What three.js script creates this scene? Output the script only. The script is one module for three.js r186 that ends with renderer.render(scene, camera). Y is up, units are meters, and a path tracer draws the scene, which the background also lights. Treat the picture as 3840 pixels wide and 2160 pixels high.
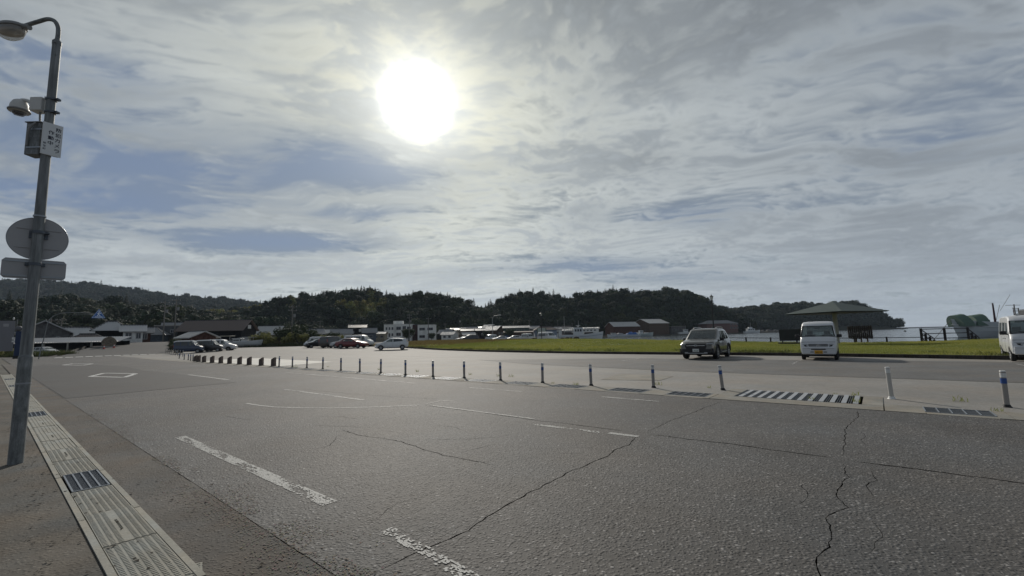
import * as THREE from 'three';
import { mergeGeometries, mergeVertices, toCreasedNormals } from 'three/addons/utils/BufferGeometryUtils.js';
import { RoundedBoxGeometry } from 'three/addons/geometries/RoundedBoxGeometry.js';
import { Brush, Evaluator, SUBTRACTION } from 'three-bvh-csg';

// ---------- camera, sky, sun, exposure ----------
const scene = new THREE.Scene();
const camera = new THREE.PerspectiveCamera(66.95, 1024 / 576, 0.1, 6000);
camera.position.set(0, 1.49, 0);
camera.rotation.order = 'YXZ';
camera.rotation.set(6.31 * Math.PI / 180, 0, -1.3 * Math.PI / 180);
const renderer = new THREE.WebGLRenderer({ antialias: true });
renderer.toneMapping = THREE.LinearToneMapping;
renderer.toneMappingExposure = 1.0;
renderer.shadowMap.enabled = true;
const SUN = new THREE.Vector3(-0.187, 0.487, -0.853).normalize();

function hash(x, y, s) { let h = Math.imul(x | 0, 374761393) + Math.imul(y | 0, 668265263) + Math.imul(s | 0, 1274126177); h = Math.imul(h ^ (h >>> 13), 1274126177); return ((h ^ (h >>> 16)) >>> 0) / 4294967296; }
function vnoise(x, y, s) {
  const xi = Math.floor(x), yi = Math.floor(y); let fx = x - xi, fy = y - yi; fx = fx * fx * (3 - 2 * fx); fy = fy * fy * (3 - 2 * fy);
  const a = hash(xi, yi, s), b = hash(xi + 1, yi, s), c = hash(xi, yi + 1, s), d = hash(xi + 1, yi + 1, s);
  return a + (b - a) * fx + (c - a) * fy + (a - b - c + d) * fx * fy;
}
function fbm(x, y, s, o) { let v = 0, a = 0.5, t = 0; for (let i = 0; i < o; i++) { v += a * vnoise(x, y, s + i * 17); t += a; a *= 0.52; const nx = x * 1.63 + y * 1.21; y = y * 1.63 - x * 1.21; x = nx; } return v / t; }
const sstep = (a, b, x) => { const t = Math.min(1, Math.max(0, (x - a) / (b - a))); return t * t * (3 - 2 * t); };
const lerp = (a, b, t) => a + (b - a) * t;
function rng(seed) { let s = seed >>> 0; return () => { s = (s + 0x6D2B79F5) | 0; let t = Math.imul(s ^ (s >>> 15), 1 | s); t = (t + Math.imul(t ^ (t >>> 7), 61 | t)) ^ t; return ((t ^ (t >>> 14)) >>> 0) / 4294967296; }; }

// a broken sheet of high cloud, streaks running away from the viewer, thin in places where the blue shows, lit by a veiled sun
function makeSky() {
  const W = 4096, Hh = 2048, data = new Float32Array(W * Hh * 4);
  const gaps = [[-40, 18, 17, 3.0, .36], [-22, 22, 9, 3.2, .30], [-28, 11.5, 13, 1.5, .42], [-46, 25, 12, 3.4, .22], [-14, 20, 7, 2.4, .2], [-46, 13.5, 14, 1.8, .36], [-18, 15.5, 10, 1.3, .28], [10, 9, 9, 1.3, .25], [23, 14, 9, 1.4, .2], [44, 17, 7, 2.5, .14], [36, 38, 8, 4, .12], [20, 7, 14, 1.5, .16], [-8, 8, 10, 1.2, .16], [120, 22, 20, 5, .35], [-130, 20, 22, 5, .35], [175, 30, 20, 6, .3], [80, 15, 16, 3, .3], [-85, 18, 16, 4, .3]];
  for (let j = 0; j < Hh; j++) {
    const el = ((j + 0.5) / Hh - 0.5) * Math.PI, y = Math.sin(el), c = Math.cos(el);
    for (let i = 0; i < W; i++) {
      const k = (j * W + i) * 4;
      if (el < -0.02) { data[k] = 0.30; data[k + 1] = 0.31; data[k + 2] = 0.32; data[k + 3] = 1; continue; }
      const az = ((i + 0.5) / W - 0.5) * 2 * Math.PI, x = Math.cos(az) * c, z = Math.sin(az) * c;
      const yy = Math.max(y, 0) + 0.07, px = x / yy, pz = z / yy;
      const cosS = x * SUN.x + y * SUN.y + z * SUN.z, ang = Math.acos(Math.min(1, Math.max(-1, cosS))) * 57.2958;
      const azd = Math.atan2(x, -z) * 57.2958, eld = el * 57.2958;
      const wx = fbm(px * 1.3 + 3, pz * 0.6, 5, 3) - 0.5, wz = fbm(px * 1.3 - 7, pz * 0.6 + 4, 9, 3) - 0.5;
      const qx = px + wx * 0.7, qz = pz + wz * 0.6;
      const big = fbm(qx * 0.55 + 11, qz * 0.6 + 2, 21, 3);
      const mid = fbm(qx * 1.7, qz * 2.5 + 9, 33, 5);
      const fine = fbm(qx * 5.5 + wz * 3, qz * 8.5 + 5 + wx * 3, 47, 5);
      const wisp = fbm(qx * 16 + fine * 3, qz * 24 - fine * 3, 61, 4);
      let gap = 0;
      for (const [ga, ge, sa, se, am] of gaps) { let da = azd - ga; if (da > 180) da -= 360; if (da < -180) da += 360; const de = eld - ge + da * 0.06 * Math.sign(ga); const q = (da / sa) ** 2 + (de / se) ** 2; if (q < 6) gap += am * Math.exp(-q); }
      const near = Math.exp(-((ang / 26) ** 2));
      const streak = fbm(qx * 0.9 + qz * 0.18 + wisp * 0.3, qz * 3.6 - qx * 0.35 + 3, 71, 5);
      let cov = 0.80 + (big - 0.5) * 0.5 + (mid - 0.5) * 0.70 + (fine - 0.5) * 0.68 + (wisp - 0.5) * 0.52 + (streak - 0.5) * (0.75 + 1.9 * Math.min(gap, .5)) * (1 - 0.75 * sstep(22, 38, eld)) - gap * 1.9 + near * 0.12;
      cov = sstep(0.08, 0.86, cov);
      const thick = sstep(0.30, 0.74, 0.5 + (big - 0.5) * 0.7 + (mid - 0.5) * 0.95 + (fine - 0.5) * 0.8 + (wisp - 0.5) * 0.5 + (streak - 0.5) * 0.35 * (1 - 0.8 * sstep(18, 36, eld)) + 0.06 * sstep(26, 44, eld));
      const low = Math.exp(-Math.max(0, eld) / 9);
      const g1 = Math.exp(-ang / 14), g2 = Math.exp(-ang / 40);
      // blue between the clouds, paler towards the horizon
      const clear = Math.min(1, gap * 2.4); let r = lerp(0.165, 0.135, clear) + low * 0.17 + g1 * 0.30, g = lerp(0.21, 0.20, clear) + low * 0.18 + g1 * 0.29, b = lerp(0.285, 0.345, clear) + low * 0.13 + g1 * 0.20;
      const lit = 0.225 + 0.37 * g2 + 0.30 * g1 + low * (0.17 + 0.34 * g2) - (thick - 0.3) * (0.10 + 0.20 * g2) * (1 - 0.4 * low) - 0.085 * sstep(25, 44, eld) * (0.55 + 0.45 * sstep(-25, 15, azd)) + (fine - 0.5) * 0.12 * (0.5 + g2) + (wisp - 0.5) * 0.12 * (0.5 + g2);
      const warm = Math.min(1, 0.85 * g2 + 0.5 * g1) * (1 - 0.4 * thick);
      const cr = lit * (0.865 + 0.15 * warm), cg = lit * (0.995 + 0.022 * warm), cb = lit * (1.16 - 0.30 * warm);
      r = lerp(r, cr, cov); g = lerp(g, cg, cov); b = lerp(b, cb, cov);
      const edge = (fine - 0.5) * 0.6 + (wisp - 0.5) * 0.7;
      const core = Math.exp(-((Math.max(0, ang + edge) / 3.45) ** 4)) * 3.0 + Math.exp(-(((ang + edge * 0.5) / 6.5) ** 2)) * 0.42;
      data[k] = r + core; data[k + 1] = g + core * 0.985; data[k + 2] = b + core * 0.93; data[k + 3] = 1;
    }
  }
  const t = new THREE.DataTexture(data, W, Hh, THREE.RGBAFormat, THREE.FloatType);
  t.mapping = THREE.EquirectangularReflectionMapping; t.magFilter = THREE.LinearFilter; t.minFilter = THREE.LinearFilter; t.colorSpace = THREE.LinearSRGBColorSpace; t.needsUpdate = true;
  return t;
}
const skyTex = makeSky();
scene.background = skyTex; scene.environment = skyTex;
const sun = new THREE.DirectionalLight(new THREE.Color(1.0, 0.93, 0.83), 2.9);
sun.position.copy(SUN).multiplyScalar(400); sun.castShadow = true; sun.shadow.radius = 4;
sun.shadow.mapSize.set(4096, 4096);
Object.assign(sun.shadow.camera, { left: -300, right: 300, top: 200, bottom: -200, near: 1, far: 1500 });
scene.add(sun); scene.add(sun.target);
scene.fog = new THREE.FogExp2(0xb2c2d4, 0.0001);

// ---------- helpers ----------
const V = (x, y, z) => new THREE.Vector3(x, y, z);
const used = new Map();
function numbered(n) { const k = used.get(n) || 0; used.set(n, k + 1); return k ? n + '_' + String(k).padStart(3, '0') : n; }
function clean(g) { let q = g.index ? g.toNonIndexed() : g; for (const a of Object.keys(q.attributes)) if (!['position', 'normal', 'uv'].includes(a)) q.deleteAttribute(a); if (!q.attributes.uv) q.setAttribute('uv', new THREE.BufferAttribute(new Float32Array(q.attributes.position.count * 2), 2)); return q; }
function mg(...gs) { const a = gs.flat(3).filter(Boolean).map(clean); return a.length === 1 ? a[0] : mergeGeometries(a); }
function put(g, x = 0, y = 0, z = 0, ry = 0, rx = 0, rz = 0) { if (rz) g.rotateZ(rz); if (rx) g.rotateX(rx); if (ry) g.rotateY(ry); g.translate(x, y, z); return g; }
const box = (w, h, d, x = 0, y = 0, z = 0, ry = 0, rx = 0, rz = 0) => put(new THREE.BoxGeometry(w, h, d), x, y, z, ry, rx, rz);
const rbox = (w, h, d, r, x = 0, y = 0, z = 0, ry = 0, rx = 0, rz = 0) => put(new RoundedBoxGeometry(w, h, d, 2, Math.min(r, w / 2.01, h / 2.01, d / 2.01)), x, y, z, ry, rx, rz);
const cyl = (r1, r2, h, n, x = 0, y = 0, z = 0, ry = 0, rx = 0, rz = 0) => put(new THREE.CylinderGeometry(r1, r2, h, n), x, y, z, ry, rx, rz);
function bar(a, b, r, n = 6, r2 = r) { const d = b.clone().sub(a), L = d.length(); const g = new THREE.CylinderGeometry(r2, r, L, n); g.translate(0, L / 2, 0); g.applyQuaternion(new THREE.Quaternion().setFromUnitVectors(V(0, 1, 0), d.normalize())); g.translate(a.x, a.y, a.z); return g; }
function beam(a, b, w, h) { const d = b.clone().sub(a), L = d.length(); const g = new THREE.BoxGeometry(w, h, L); g.lookAt(d); const m = a.clone().add(b).multiplyScalar(.5); g.translate(m.x, m.y, m.z); return g; }
function tube(pts, r, n = 8, seg = 24) { return new THREE.TubeGeometry(new THREE.CatmullRomCurve3(pts), seg, r, n, false); }
function lathe(pts, n = 20) { return new THREE.LatheGeometry(pts.map((p) => new THREE.Vector2(p[0], p[1])), n); }
function prism(pts, depth, bevel = 0) { const s = new THREE.Shape(pts.map((p) => new THREE.Vector2(p[0], p[1]))); const g = new THREE.ExtrudeGeometry(s, { depth, bevelEnabled: bevel > 0, bevelSize: bevel, bevelThickness: bevel, bevelSegments: 1, curveSegments: 8 }); return g; }
function flat(pts, y = 0, holes = []) { // polygon in the x-z plane, uv in metres
  const s = new THREE.Shape(pts.map((p) => new THREE.Vector2(p[0], -p[1])));
  for (const h of holes) s.holes.push(new THREE.Path(h.map((p) => new THREE.Vector2(p[0], -p[1]))));
  const g = new THREE.ShapeGeometry(s); g.rotateX(-Math.PI / 2); g.translate(0, y, 0); return g;
}
function grid(nu, nv, f) { // f(i/nu, j/nv) -> [x, y, z]; uv = x, z in metres
  const p = [], uv = [], ix = [];
  for (let j = 0; j <= nv; j++) for (let i = 0; i <= nu; i++) { const q = f(i / nu, j / nv); p.push(q[0], q[1], q[2]); uv.push(q[0], -q[2]); }
  for (let j = 0; j < nv; j++) for (let i = 0; i < nu; i++) { const a = j * (nu + 1) + i; ix.push(a, a + 1, a + nu + 1, a + 1, a + nu + 2, a + nu + 1); }
  const g = new THREE.BufferGeometry(); g.setAttribute('position', new THREE.Float32BufferAttribute(p, 3)); g.setAttribute('uv', new THREE.Float32BufferAttribute(uv, 2)); g.setIndex(ix); g.computeVertexNormals();
  if (g.attributes.normal.getY(0) < 0) { const a = g.index.array; for (let i = 0; i < a.length; i += 3) { const t = a[i]; a[i] = a[i + 1]; a[i + 1] = t; } g.computeVertexNormals(); }
  return g;
}
function mesh(name, geo, mat, parent) { const m = new THREE.Mesh(Array.isArray(geo) ? mg(geo) : geo, mat); m.name = parent ? name : numbered(name); m.castShadow = m.receiveShadow = true; (parent || scene).add(m); return m; }
function tag(o, label, category, group, kind) { o.userData = { label, category }; if (group) o.userData.group = group; if (kind) o.userData.kind = kind; return o; }
function thing(name, label, category, [x, y, z] = [0, 0, 0], turn = 0, group) { const o = new THREE.Group(); o.name = numbered(name); o.position.set(x, y, z); o.rotation.y = turn; scene.add(o); return tag(o, label, category, group); }
function struct(name, geo, mat, label) { const m = mesh(name, geo, mat); m.userData = { kind: 'structure', label, category: name.replace(/_/g, ' ').split(' ').slice(-2).join(' ') }; return m; }
function copy(o, label, [x, y, z], turn = 0) { const c = o.clone(); c.name = numbered(o.name.replace(/_\d+$/, '')); c.userData = { ...o.userData, label }; c.position.set(x, y, z); c.rotation.y = turn; scene.add(c); return c; }
const C = (r, g, b) => new THREE.Color().setRGB(r, g, b);
const std = (c, rough = 0.8, metal = 0, o = {}) => new THREE.MeshStandardMaterial({ color: c.isColor ? c : C(...c), roughness: rough, metalness: metal, ...o });
const ORD = ['first', 'second', 'third', 'fourth', 'fifth', 'sixth', 'seventh', 'eighth', 'ninth', 'tenth', 'eleventh', 'twelfth', 'thirteenth', 'fourteenth', 'fifteenth', 'sixteenth', 'seventeenth', 'eighteenth'];
// the road's own axes: u runs up the road away from the viewer to the left, v across it
const P = (u, v) => [-0.77 * u + 0.64 * v, -0.64 * u - 0.77 * v];
const ROADTURN = Math.atan2(0.64, -0.77); // rotation.y that lays local +x along u
const lotY = (z, x) => 0.3 * sstep(42, 68, -z) * (x == null ? 1 : sstep(12.4, 27, 0.64 * x - 0.77 * z));

// ---------- textures ----------
function tex(n, f, srgb = true, m = n) { // f(x, y) -> [r, g, b] 0..1 (sRGB when srgb)
  const d = new Uint8Array(n * m * 4);
  for (let y = 0; y < m; y++) for (let x = 0; x < n; x++) { const c = f(x, y), k = (y * n + x) * 4; d[k] = c[0] * 255; d[k + 1] = c[1] * 255; d[k + 2] = c[2] * 255; d[k + 3] = 255; }
  const t = new THREE.DataTexture(d, n, m); t.wrapS = t.wrapT = THREE.RepeatWrapping; t.magFilter = THREE.LinearFilter; t.minFilter = THREE.LinearMipmapLinearFilter; t.generateMipmaps = true; if (srgb) t.colorSpace = THREE.SRGBColorSpace; t.needsUpdate = true; return t;
}
const tn = (x, y, per, s) => { const xi = Math.floor(x), yi = Math.floor(y); let fx = x - xi, fy = y - yi; fx = fx * fx * (3 - 2 * fx); fy = fy * fy * (3 - 2 * fy); const m = (a) => ((a % per) + per) % per; const a = hash(m(xi), m(yi), s), b = hash(m(xi + 1), m(yi), s), c = hash(m(xi), m(yi + 1), s), d = hash(m(xi + 1), m(yi + 1), s); return a + (b - a) * fx + (c - a) * fy + (a - b - c + d) * fx * fy; };
const tfbm = (x, y, per, s, o) => { let v = 0, a = .5, t = 0, f = 1; for (let i = 0; i < o; i++) { v += a * tn(x * f, y * f, per * f, s + i * 7); t += a; a *= .55; f *= 2; } return v / t; };
function stones(n, count, r0, r1, seed) { // a tile of loose chippings: height 0..1 and tone 0..1
  const h = new Float32Array(n * n), tone = new Float32Array(n * n).fill(0.42), R = rng(seed);
  for (let i = 0; i < count; i++) {
    const cx = R() * n, cy = R() * n, r = lerp(r0, r1, R() ** 2), q = R(), tv = q < .1 ? .75 + R() * .25 : .2 + R() * .5, e = .6 + R() * .8;
    for (let y = Math.floor(cy - r); y <= cy + r; y++) for (let x = Math.floor(cx - r); x <= cx + r; x++) { const dx = (x - cx) / r, dy = (y - cy) / (r * e), d = dx * dx + dy * dy; if (d < 1) { const k = ((y + n) % n) * n + ((x + n) % n), hh = Math.sqrt(1 - d) * (.5 + .5 * r / r1); if (hh > h[k]) { h[k] = hh; tone[k] = tv; } } }
  }
  return [h, tone];
}
function groundMat(size, metres, base, amp, st, o) { // base = sRGB colour; st = [count, r0, r1]
  const [h, tone] = stones(size, st[0], st[1], st[2], o.seed);
  const map = tex(size, (x, y) => { const u = x / size, v = y / size, k = y * size + x; const b = tfbm(u * 6, v * 6, 6, o.seed + 3, 4) - .5, f = tfbm(u * 90, v * 90, 90, o.seed + 5, 2) - .5; const s = (tone[k] - .45) * amp + b * (o.blotch ?? .08) + f * .05; const w = (tfbm(u * 9, v * 9, 9, o.seed + 9, 3) - .5) * (o.hue ?? .03); return [base[0] + s + w, base[1] + s, base[2] + s - w].map((q) => Math.min(1, Math.max(0, q))); });
  map.repeat.set(1 / metres, 1 / metres);
  const bump = tex(size, (x, y) => { const q = h[y * size + x]; return [q, q, q]; }, false); bump.repeat.set(1 / metres, 1 / metres);
  return new THREE.MeshStandardMaterial({ map, bumpMap: bump, bumpScale: o.bump ?? 0.006, roughness: o.rough ?? 0.85 });
}
const M = {};
M.asphalt = groundMat(2048, 10, [.315, .31, .304], .48, [260000, .8, 2.6], { seed: 11, bump: .0055, blotch: .10, rough: .78, hue: .025 });
M.freshAsphalt = groundMat(1024, 6, [.25, .247, .243], .14, [45000, 1.0, 2.2], { seed: 23, bump: .003, blotch: .05, rough: .8, hue: .02 });
M.lot = groundMat(1024, 9, [.52, .508, .488], .14, [30000, 1.0, 2.4], { seed: 31, bump: .003, blotch: .09, rough: .8, hue: .03 });
M.walk = groundMat(1024, 5, [.335, .315, .285], .17, [40000, 1, 2.6], { seed: 41, bump: .004, blotch: .16, rough: .9, hue: .06 });
M.shoulder = groundMat(1024, 4, [.33, .312, .29], .17, [32000, 1, 2.8], { seed: 47, bump: .005, blotch: .13, rough: .9, hue: .05 });
M.concrete = groundMat(512, 2.5, [.52, .505, .47], .12, [9000, .8, 2], { seed: 53, bump: .0015, blotch: .14, rough: .9, hue: .04 });
M.drainConcrete = groundMat(512, 2.5, [.60, .592, .555], .12, [9000, .8, 2], { seed: 54, bump: .0015, blotch: .14, rough: .9, hue: .04 });
M.slab = groundMat(512, 6, [.84, .83, .80], .08, [6000, .8, 2], { seed: 57, bump: .001, blotch: .1, rough: .85, hue: .03 });
M.soil = std([.03, .026, .022], 1);
M.steel = std([.30, .32, .34], .42, .85); M.darkSteel = std([.10, .115, .135], .5, .6);
M.black = std([.012, .012, .013], .6); M.rubber = std([.02, .02, .021], .85);
M.white = std([.68, .68, .66], .55); M.glassDark = std([.02, .024, .028], .08, 0);

// ---------- the setting: land, water, road, car park, lawn ----------
const waterTex = tex(512, (x, y) => { const u = x / 512, v = y / 512; const q = .55 * tfbm(u * 10, v * 22, 22, 3, 4) + .45 * tfbm(u * 40, v * 70, 70, 8, 3); return [q, q, q]; }, false);
waterTex.repeat.set(1 / 24, 1 / 24);
M.water = new THREE.MeshPhysicalMaterial({ color: C(.02, .034, .04), roughness: .13, bumpMap: waterTex, bumpScale: .16, ior: 2.2 });
struct('water', flat([[-400, 60], [3000, 60], [3000, -3500], [-3000, -3500], [-3000, -200], [-400, -200]], -.8), M.water, 'grey blue harbour water running out to the horizon');
const landPts = [P(-80, 56.6), P(40, 56.6), [13, -128], [22, -215], [31, -296], [60, -326], [128, -352], [205, -390], [262, -432], [340, -545], [430, -610], [588, -652], [620, -720], [560, -900], [-1500, -1700], [-1700, 220], [140, 220]];
{ const s = new THREE.Shape(landPts.map((p) => new THREE.Vector2(p[0], -p[1]))); for (const [a, b, c, d] of [[3.46, 35.9, .6, 1.02], [-7.9, 61.9, 10.47, 11.33], [.37, 2.65, 11.35, 12.41], [-5.8, 15.6, 1.7, 10.1]]) s.holes.push(new THREE.Path([P(a, c), P(b, c), P(b, d), P(a, d)].map((p) => new THREE.Vector2(p[0], -p[1])))); const g = new THREE.ExtrudeGeometry(s, { depth: 3, bevelEnabled: false }); g.rotateX(-Math.PI / 2); g.translate(0, -3.03, 0); M.land = groundMat(512, 14, [.33, .32, .29], .1, [4000, 1, 3], { seed: 71, bump: .01, blotch: .14, rough: 1, hue: .05 }); struct('ground', g, M.land, 'grey brown packed ground of the harbour shore'); }

struct('drain_bed', flat([P(-9, .3), P(64, .3), P(64, 13), P(-9, 13)], -.5), std([.16, .15, .135], 1), 'concrete bed under the gratings and cracks');
const R1 = rng(77);
function crack(pts, w0 = .008, w1 = .016) { // pts in road axes; a jagged slit as a closed outline
  const c = []; for (let i = 0; i < pts.length - 1; i++) { const [a, b] = pts[i], [d, e] = pts[i + 1], L = Math.hypot(d - a, e - b), n = Math.max(1, Math.round(L / .07)); for (let k = 0; k < n; k++) { const t = k / n; c.push([lerp(a, d, t), lerp(b, e, t)]); } } c.push(pts[pts.length - 1]);
  const l = [], r = []; let off = 0;
  c.forEach((q, i) => { const a = c[Math.max(0, i - 1)], b = c[Math.min(c.length - 1, i + 1)], dx = b[0] - a[0], dy = b[1] - a[1], L = Math.hypot(dx, dy) || 1, nx = -dy / L, ny = dx / L; off = off * .45 + (R1() - .5) * .03; const end = Math.min(1, i / 4, (c.length - 1 - i) / 4), w = Math.max(.0015, lerp(w0, w1, R1() ** 2) * .62 * (.15 + .85 * end)); const p = [q[0] + nx * off, q[1] + ny * off]; l.push(P(p[0] + nx * w, p[1] + ny * w)); r.push(P(p[0] - nx * w, p[1] - ny * w)); });
  return l.concat(r.reverse());
}
const cracks = [
  crack([[7.9, 6.36], [6.3, 6.38], [4.9, 6.32], [4, 6.37], [3.02, 6.38]], .014, .026),
  crack([[2.74, 6.38], [1.6, 6.43], [.5, 6.38]], .018, .03), crack([[.36, 6.36], [-.4, 6.38], [-1.2, 6.36], [-3, 6.4], [-5.5, 6.38]], .018, .03),
  crack([[2.62, 1.75], [2.6, 2.1], [2.56, 2.5], [2.64, 2.9], [2.7, 3.46], [2.68, 3.92], [2.72, 4.24], [2.68, 4.95], [2.74, 5.3], [2.7, 5.62], [2.84, 6.22]], .008, .016),
  crack([[2.86, 6.52], [2.8, 6.95], [2.84, 7.5], [2.78, 8.5], [2.74, 9.3], [2.7, 10.15]], .007, .013),
  crack([[.4, 10.3], [.38, 9.5], [.5, 8.4], [.46, 7.2], [.44, 6.56]], .005, .013), crack([[.42, 6.2], [.36, 5.65], [.43, 5.1], [.32, 4.72], [.44, 4.36], [.36, 3.95], [.42, 3.6], [.38, 3.2], [.3, 2.6]], .004, .011),
  crack([[.3, 8.2], [.24, 7.9], [.3, 7.6], [.22, 7.3]], .004, .008), crack([[.62, 5.4], [.7, 5.1], [.6, 4.8], [.66, 4.5]], .003, .007), crack([[.18, 4.5], [.1, 4.2], [.16, 3.9]], .003, .006), crack([[.18, 6.05], [.14, 5.7], [.22, 5.45], [.16, 5.2]], .005, .01),
  crack([[7, 3.9], [6.4, 3.86], [5.9, 3.92], [5.6, 3.98], [5, 3.9], [4.4, 3.83], [4.1, 3.85], [3.55, 3.9]], .009, .018), crack([[4.26, 3.98], [4.3, 4.1], [4.22, 4.66]], .006, .011), crack([[10.5, 3.22], [9.9, 3.28], [9.2, 3.4]], .008, .014), crack([[7.9, 3.8], [7.3, 4.02], [6.8, 4.3]], .007, .013), crack([[3.4, 4.6], [3.0, 4.9], [2.86, 5.05]], .003, .006),
  crack([[14, 6.34], [11, 6.62], [8.3, 7.16]], .008, .014), crack([[6.1, 5.0], [5.6, 5.1], [5.2, 5.0]], .005, .009), crack([[5.3, 4.25], [4.9, 4.5], [4.5, 4.95], [4.4, 5.3]], .005, .01), crack([[8.6, 4.3], [8.2, 4.55], [7.6, 4.6]], .005, .01), crack([[6.6, 3.6], [6.2, 3.3], [6.0, 3.05]], .005, .009), crack([[11.5, 3.4], [11.2, 3.7], [10.8, 3.75]], .006, .01), crack([[3.3, 2.1], [3.5, 2.5], [3.42, 2.9]], .003, .006),
];
struct('road', flat([P(-14, 1.53), P(16, 1.53), P(16, 10.42), P(-14, 10.42)], 0, cracks), M.asphalt, 'coarse cracked grey asphalt road in the foreground');
struct('road', flat([P(16, 1.53), P(96, 1.53), P(96, 13), P(46, 11.2), P(30, 10.7), P(16, 10.42)], -.002), M.asphalt, 'older asphalt road running off past the crossing');
struct('fresh_asphalt_patch', flat([P(18, 1.56), P(18.6, 6.1), P(27, 6.2), P(33, 5.9), P(40, 6.3), P(47, 5.5), P(52, 3), P(50, 1.56)], .004), M.freshAsphalt, 'darker fresh asphalt patch round the painted diamonds');
{ // the dusty strip between the drain and the road: its edges break up into the coarse asphalt
  const e = [], f = []; for (let u = -14; u <= 60; u += .12) { e.push(P(u, 1.526 - hash(u * 50 | 0, 7, 7) * .008)); } for (let u = 60; u >= -14; u -= .4) f.push(P(u, u > 3.1 ? 1.0 : u > 2.5 ? lerp(.9, 1.0, (u - 2.5) / .6) : .9));
  struct('road_shoulder', flat([...e, ...f], 0), M.shoulder, 'brown dusty asphalt strip beside the drain');
}
struct('sidewalk', flat([P(-14, -16), P(70, -16), P(70, .6), P(-14, .6)], 0), M.walk, 'worn brown grey sidewalk round the lamp pole');
struct('parking_lot', grid(60, 30, (a, b) => { const u = lerp(-30, 130, a), v = lerp(12.4, 60, b), [x, z] = P(u, v); return [x, lotY(z, x) - .004, z]; }), M.lot, 'pale grey parking lot beyond the bollards');
{ const e = []; const line = [[-30, 12.41], [130, 12.41]]; struct('lot_edge', flat([P(-30, 11.36), P(.04, 11.36), P(.04, 12.42), P(-30, 12.42)], -.001), M.lot, 'pale asphalt edge of the lot beside the right hand bollards'); struct('lot_edge', flat([P(3.02, 11.36), P(130, 11.36), P(130, 12.42), P(3.02, 12.42)], -.001), M.lot, 'pale asphalt edge of the lot along the long row of bollards'); }
struct('concrete_apron', flat([P(27.9, 11.4), P(43, 11.4), P(44.7, 13.8), P(45.1, 15.6), P(43.1, 16.2), P(40.3, 15.95), P(34.7, 15.7), P(29.1, 15.5)], .004), M.slab, 'whitish concrete apron behind the wooden posts');
struct('manhole_surround', flat([[3.88, -16.34], [5.45, -15.17], [4.59, -13.93], [2.85, -14.6]], .003), M.concrete, 'pale patched square of concrete in the lot');
struct('lot_patch', flat([P(-20, 17), P(6, 17.2), P(14, 18.4), P(20, 20.5), P(12, 25), P(-4, 26.5), P(-20, 26)], .002), groundMat(512, 7, [.38, .374, .364], .14, [9000, 1, 2.4], { seed: 91, bump: .003, blotch: .1, rough: .8 }), 'darker resurfaced strip across the lot');

// ---------- worn road paint ----------
M.paint = std([.47, .47, .45], .75); M.paintFresh = std([.66, .66, .64], .65);
const R2 = rng(5);
function paintLine(u0, u1, v0, v1, w, wear, holes = 1) { // a stroke of thick paint broken into ragged flakes
  const L = Math.hypot(u1 - u0, v1 - v0), du = (u1 - u0) / L, dv = (v1 - v0) / L, gs = [], step = Math.max(.02, L / 240), nw = Math.max(2, Math.round(w / .016)); const s = Math.floor(R2() * 1000);
  for (let a = 0; a < L; a += step) for (let k = 0; k < nw; k++) { const b = (k / nw - .5) * w; if (fbm(a * 2.6, k * .22, s, 3) * .55 + vnoise(a * 23, k * .8, s + 5) * .22 + hash(a * 997 | 0, k, s) * .23 < wear) continue; const j = () => (R2() - .5) * .012; const q = (x, y) => P(u0 + du * x - dv * y, v0 + dv * x + du * y); gs.push(flat([q(a + j(), b + j()), q(a + step * 1.04 + j(), b + j()), q(a + step * 1.04 + j(), b + w / nw * 1.03 + j()), q(a + j(), b + w / nw * 1.03 + j())], .0042)); }
  return gs;
}
function marking(name, label, gs, fresh) { if (!gs.length) return; const m = struct(name, mg(gs), fresh ? M.paintFresh : M.paint, label); m.userData.category = 'marking'; }
marking('painted_line', 'worn white edge dash nearest the drain, flaking in the middle', paintLine(8.75, 4.0, 2.1, 2.12, .14, .475));
marking('painted_line', 'broken white paint dash at the bottom edge of the view', paintLine(3.1, 1.2, 2.12, 1.95, .11, .56));
marking('painted_line', 'worn white centre dash beside the crossing of two cracks', [...paintLine(4.6, 3.4, 6.02, 6.08, .1, .46), ...paintLine(3.25, 2.8, 6.12, 6.14, .1, .25)]);
marking('painted_line', 'faint white centre dash left of the bend in the crack', paintLine(14.3, 9.9, 6.05, 6.07, .1, .44));
marking('painted_line', 'clear white centre dash on the fresh asphalt', paintLine(25.6, 20.2, 6.32, 6.34, .13, .1));
{ const c = [[12.0, 4.18], [11.3, 4.22], [10.7, 4.32], [10, 4.62], [9.4, 4.97], [8.6, 5.64], [8.0, 6.3]]; marking('painted_line', 'thin curved white line sweeping across the lane', c.slice(1).flatMap((q, i) => paintLine(c[i][0], q[0], c[i][1], q[1], .07, .33))); }
marking('painted_line', 'thin white line running along the main crack', paintLine(7.7, 4.9, 6.42, 6.4, .06, .34));
marking('painted_line', 'short white tick where the curved line meets the crack', [...paintLine(8, 8.1, 6.45, 7.0, .04, .3), ...paintLine(8.1, 7.8, 7.04, 7.1, .05, .3)]);
marking('painted_line', 'worn white right edge dash before the small gratings', paintLine(9.4, 7.5, 9.25, 9.32, .09, .46));
marking('painted_line', 'worn white right edge dash before the large grating', paintLine(5.2, 3.8, 9.5, 9.5, .1, .46));
marking('painted_line', 'faint white right edge line far up the road', paintLine(22, 12, 9.3, 9.25, .1, .48));
marking('painted_line', 'white edge line along the far left sidewalk', paintLine(50, 80, 1.75, 3.2, .16, .15), 1);
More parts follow.
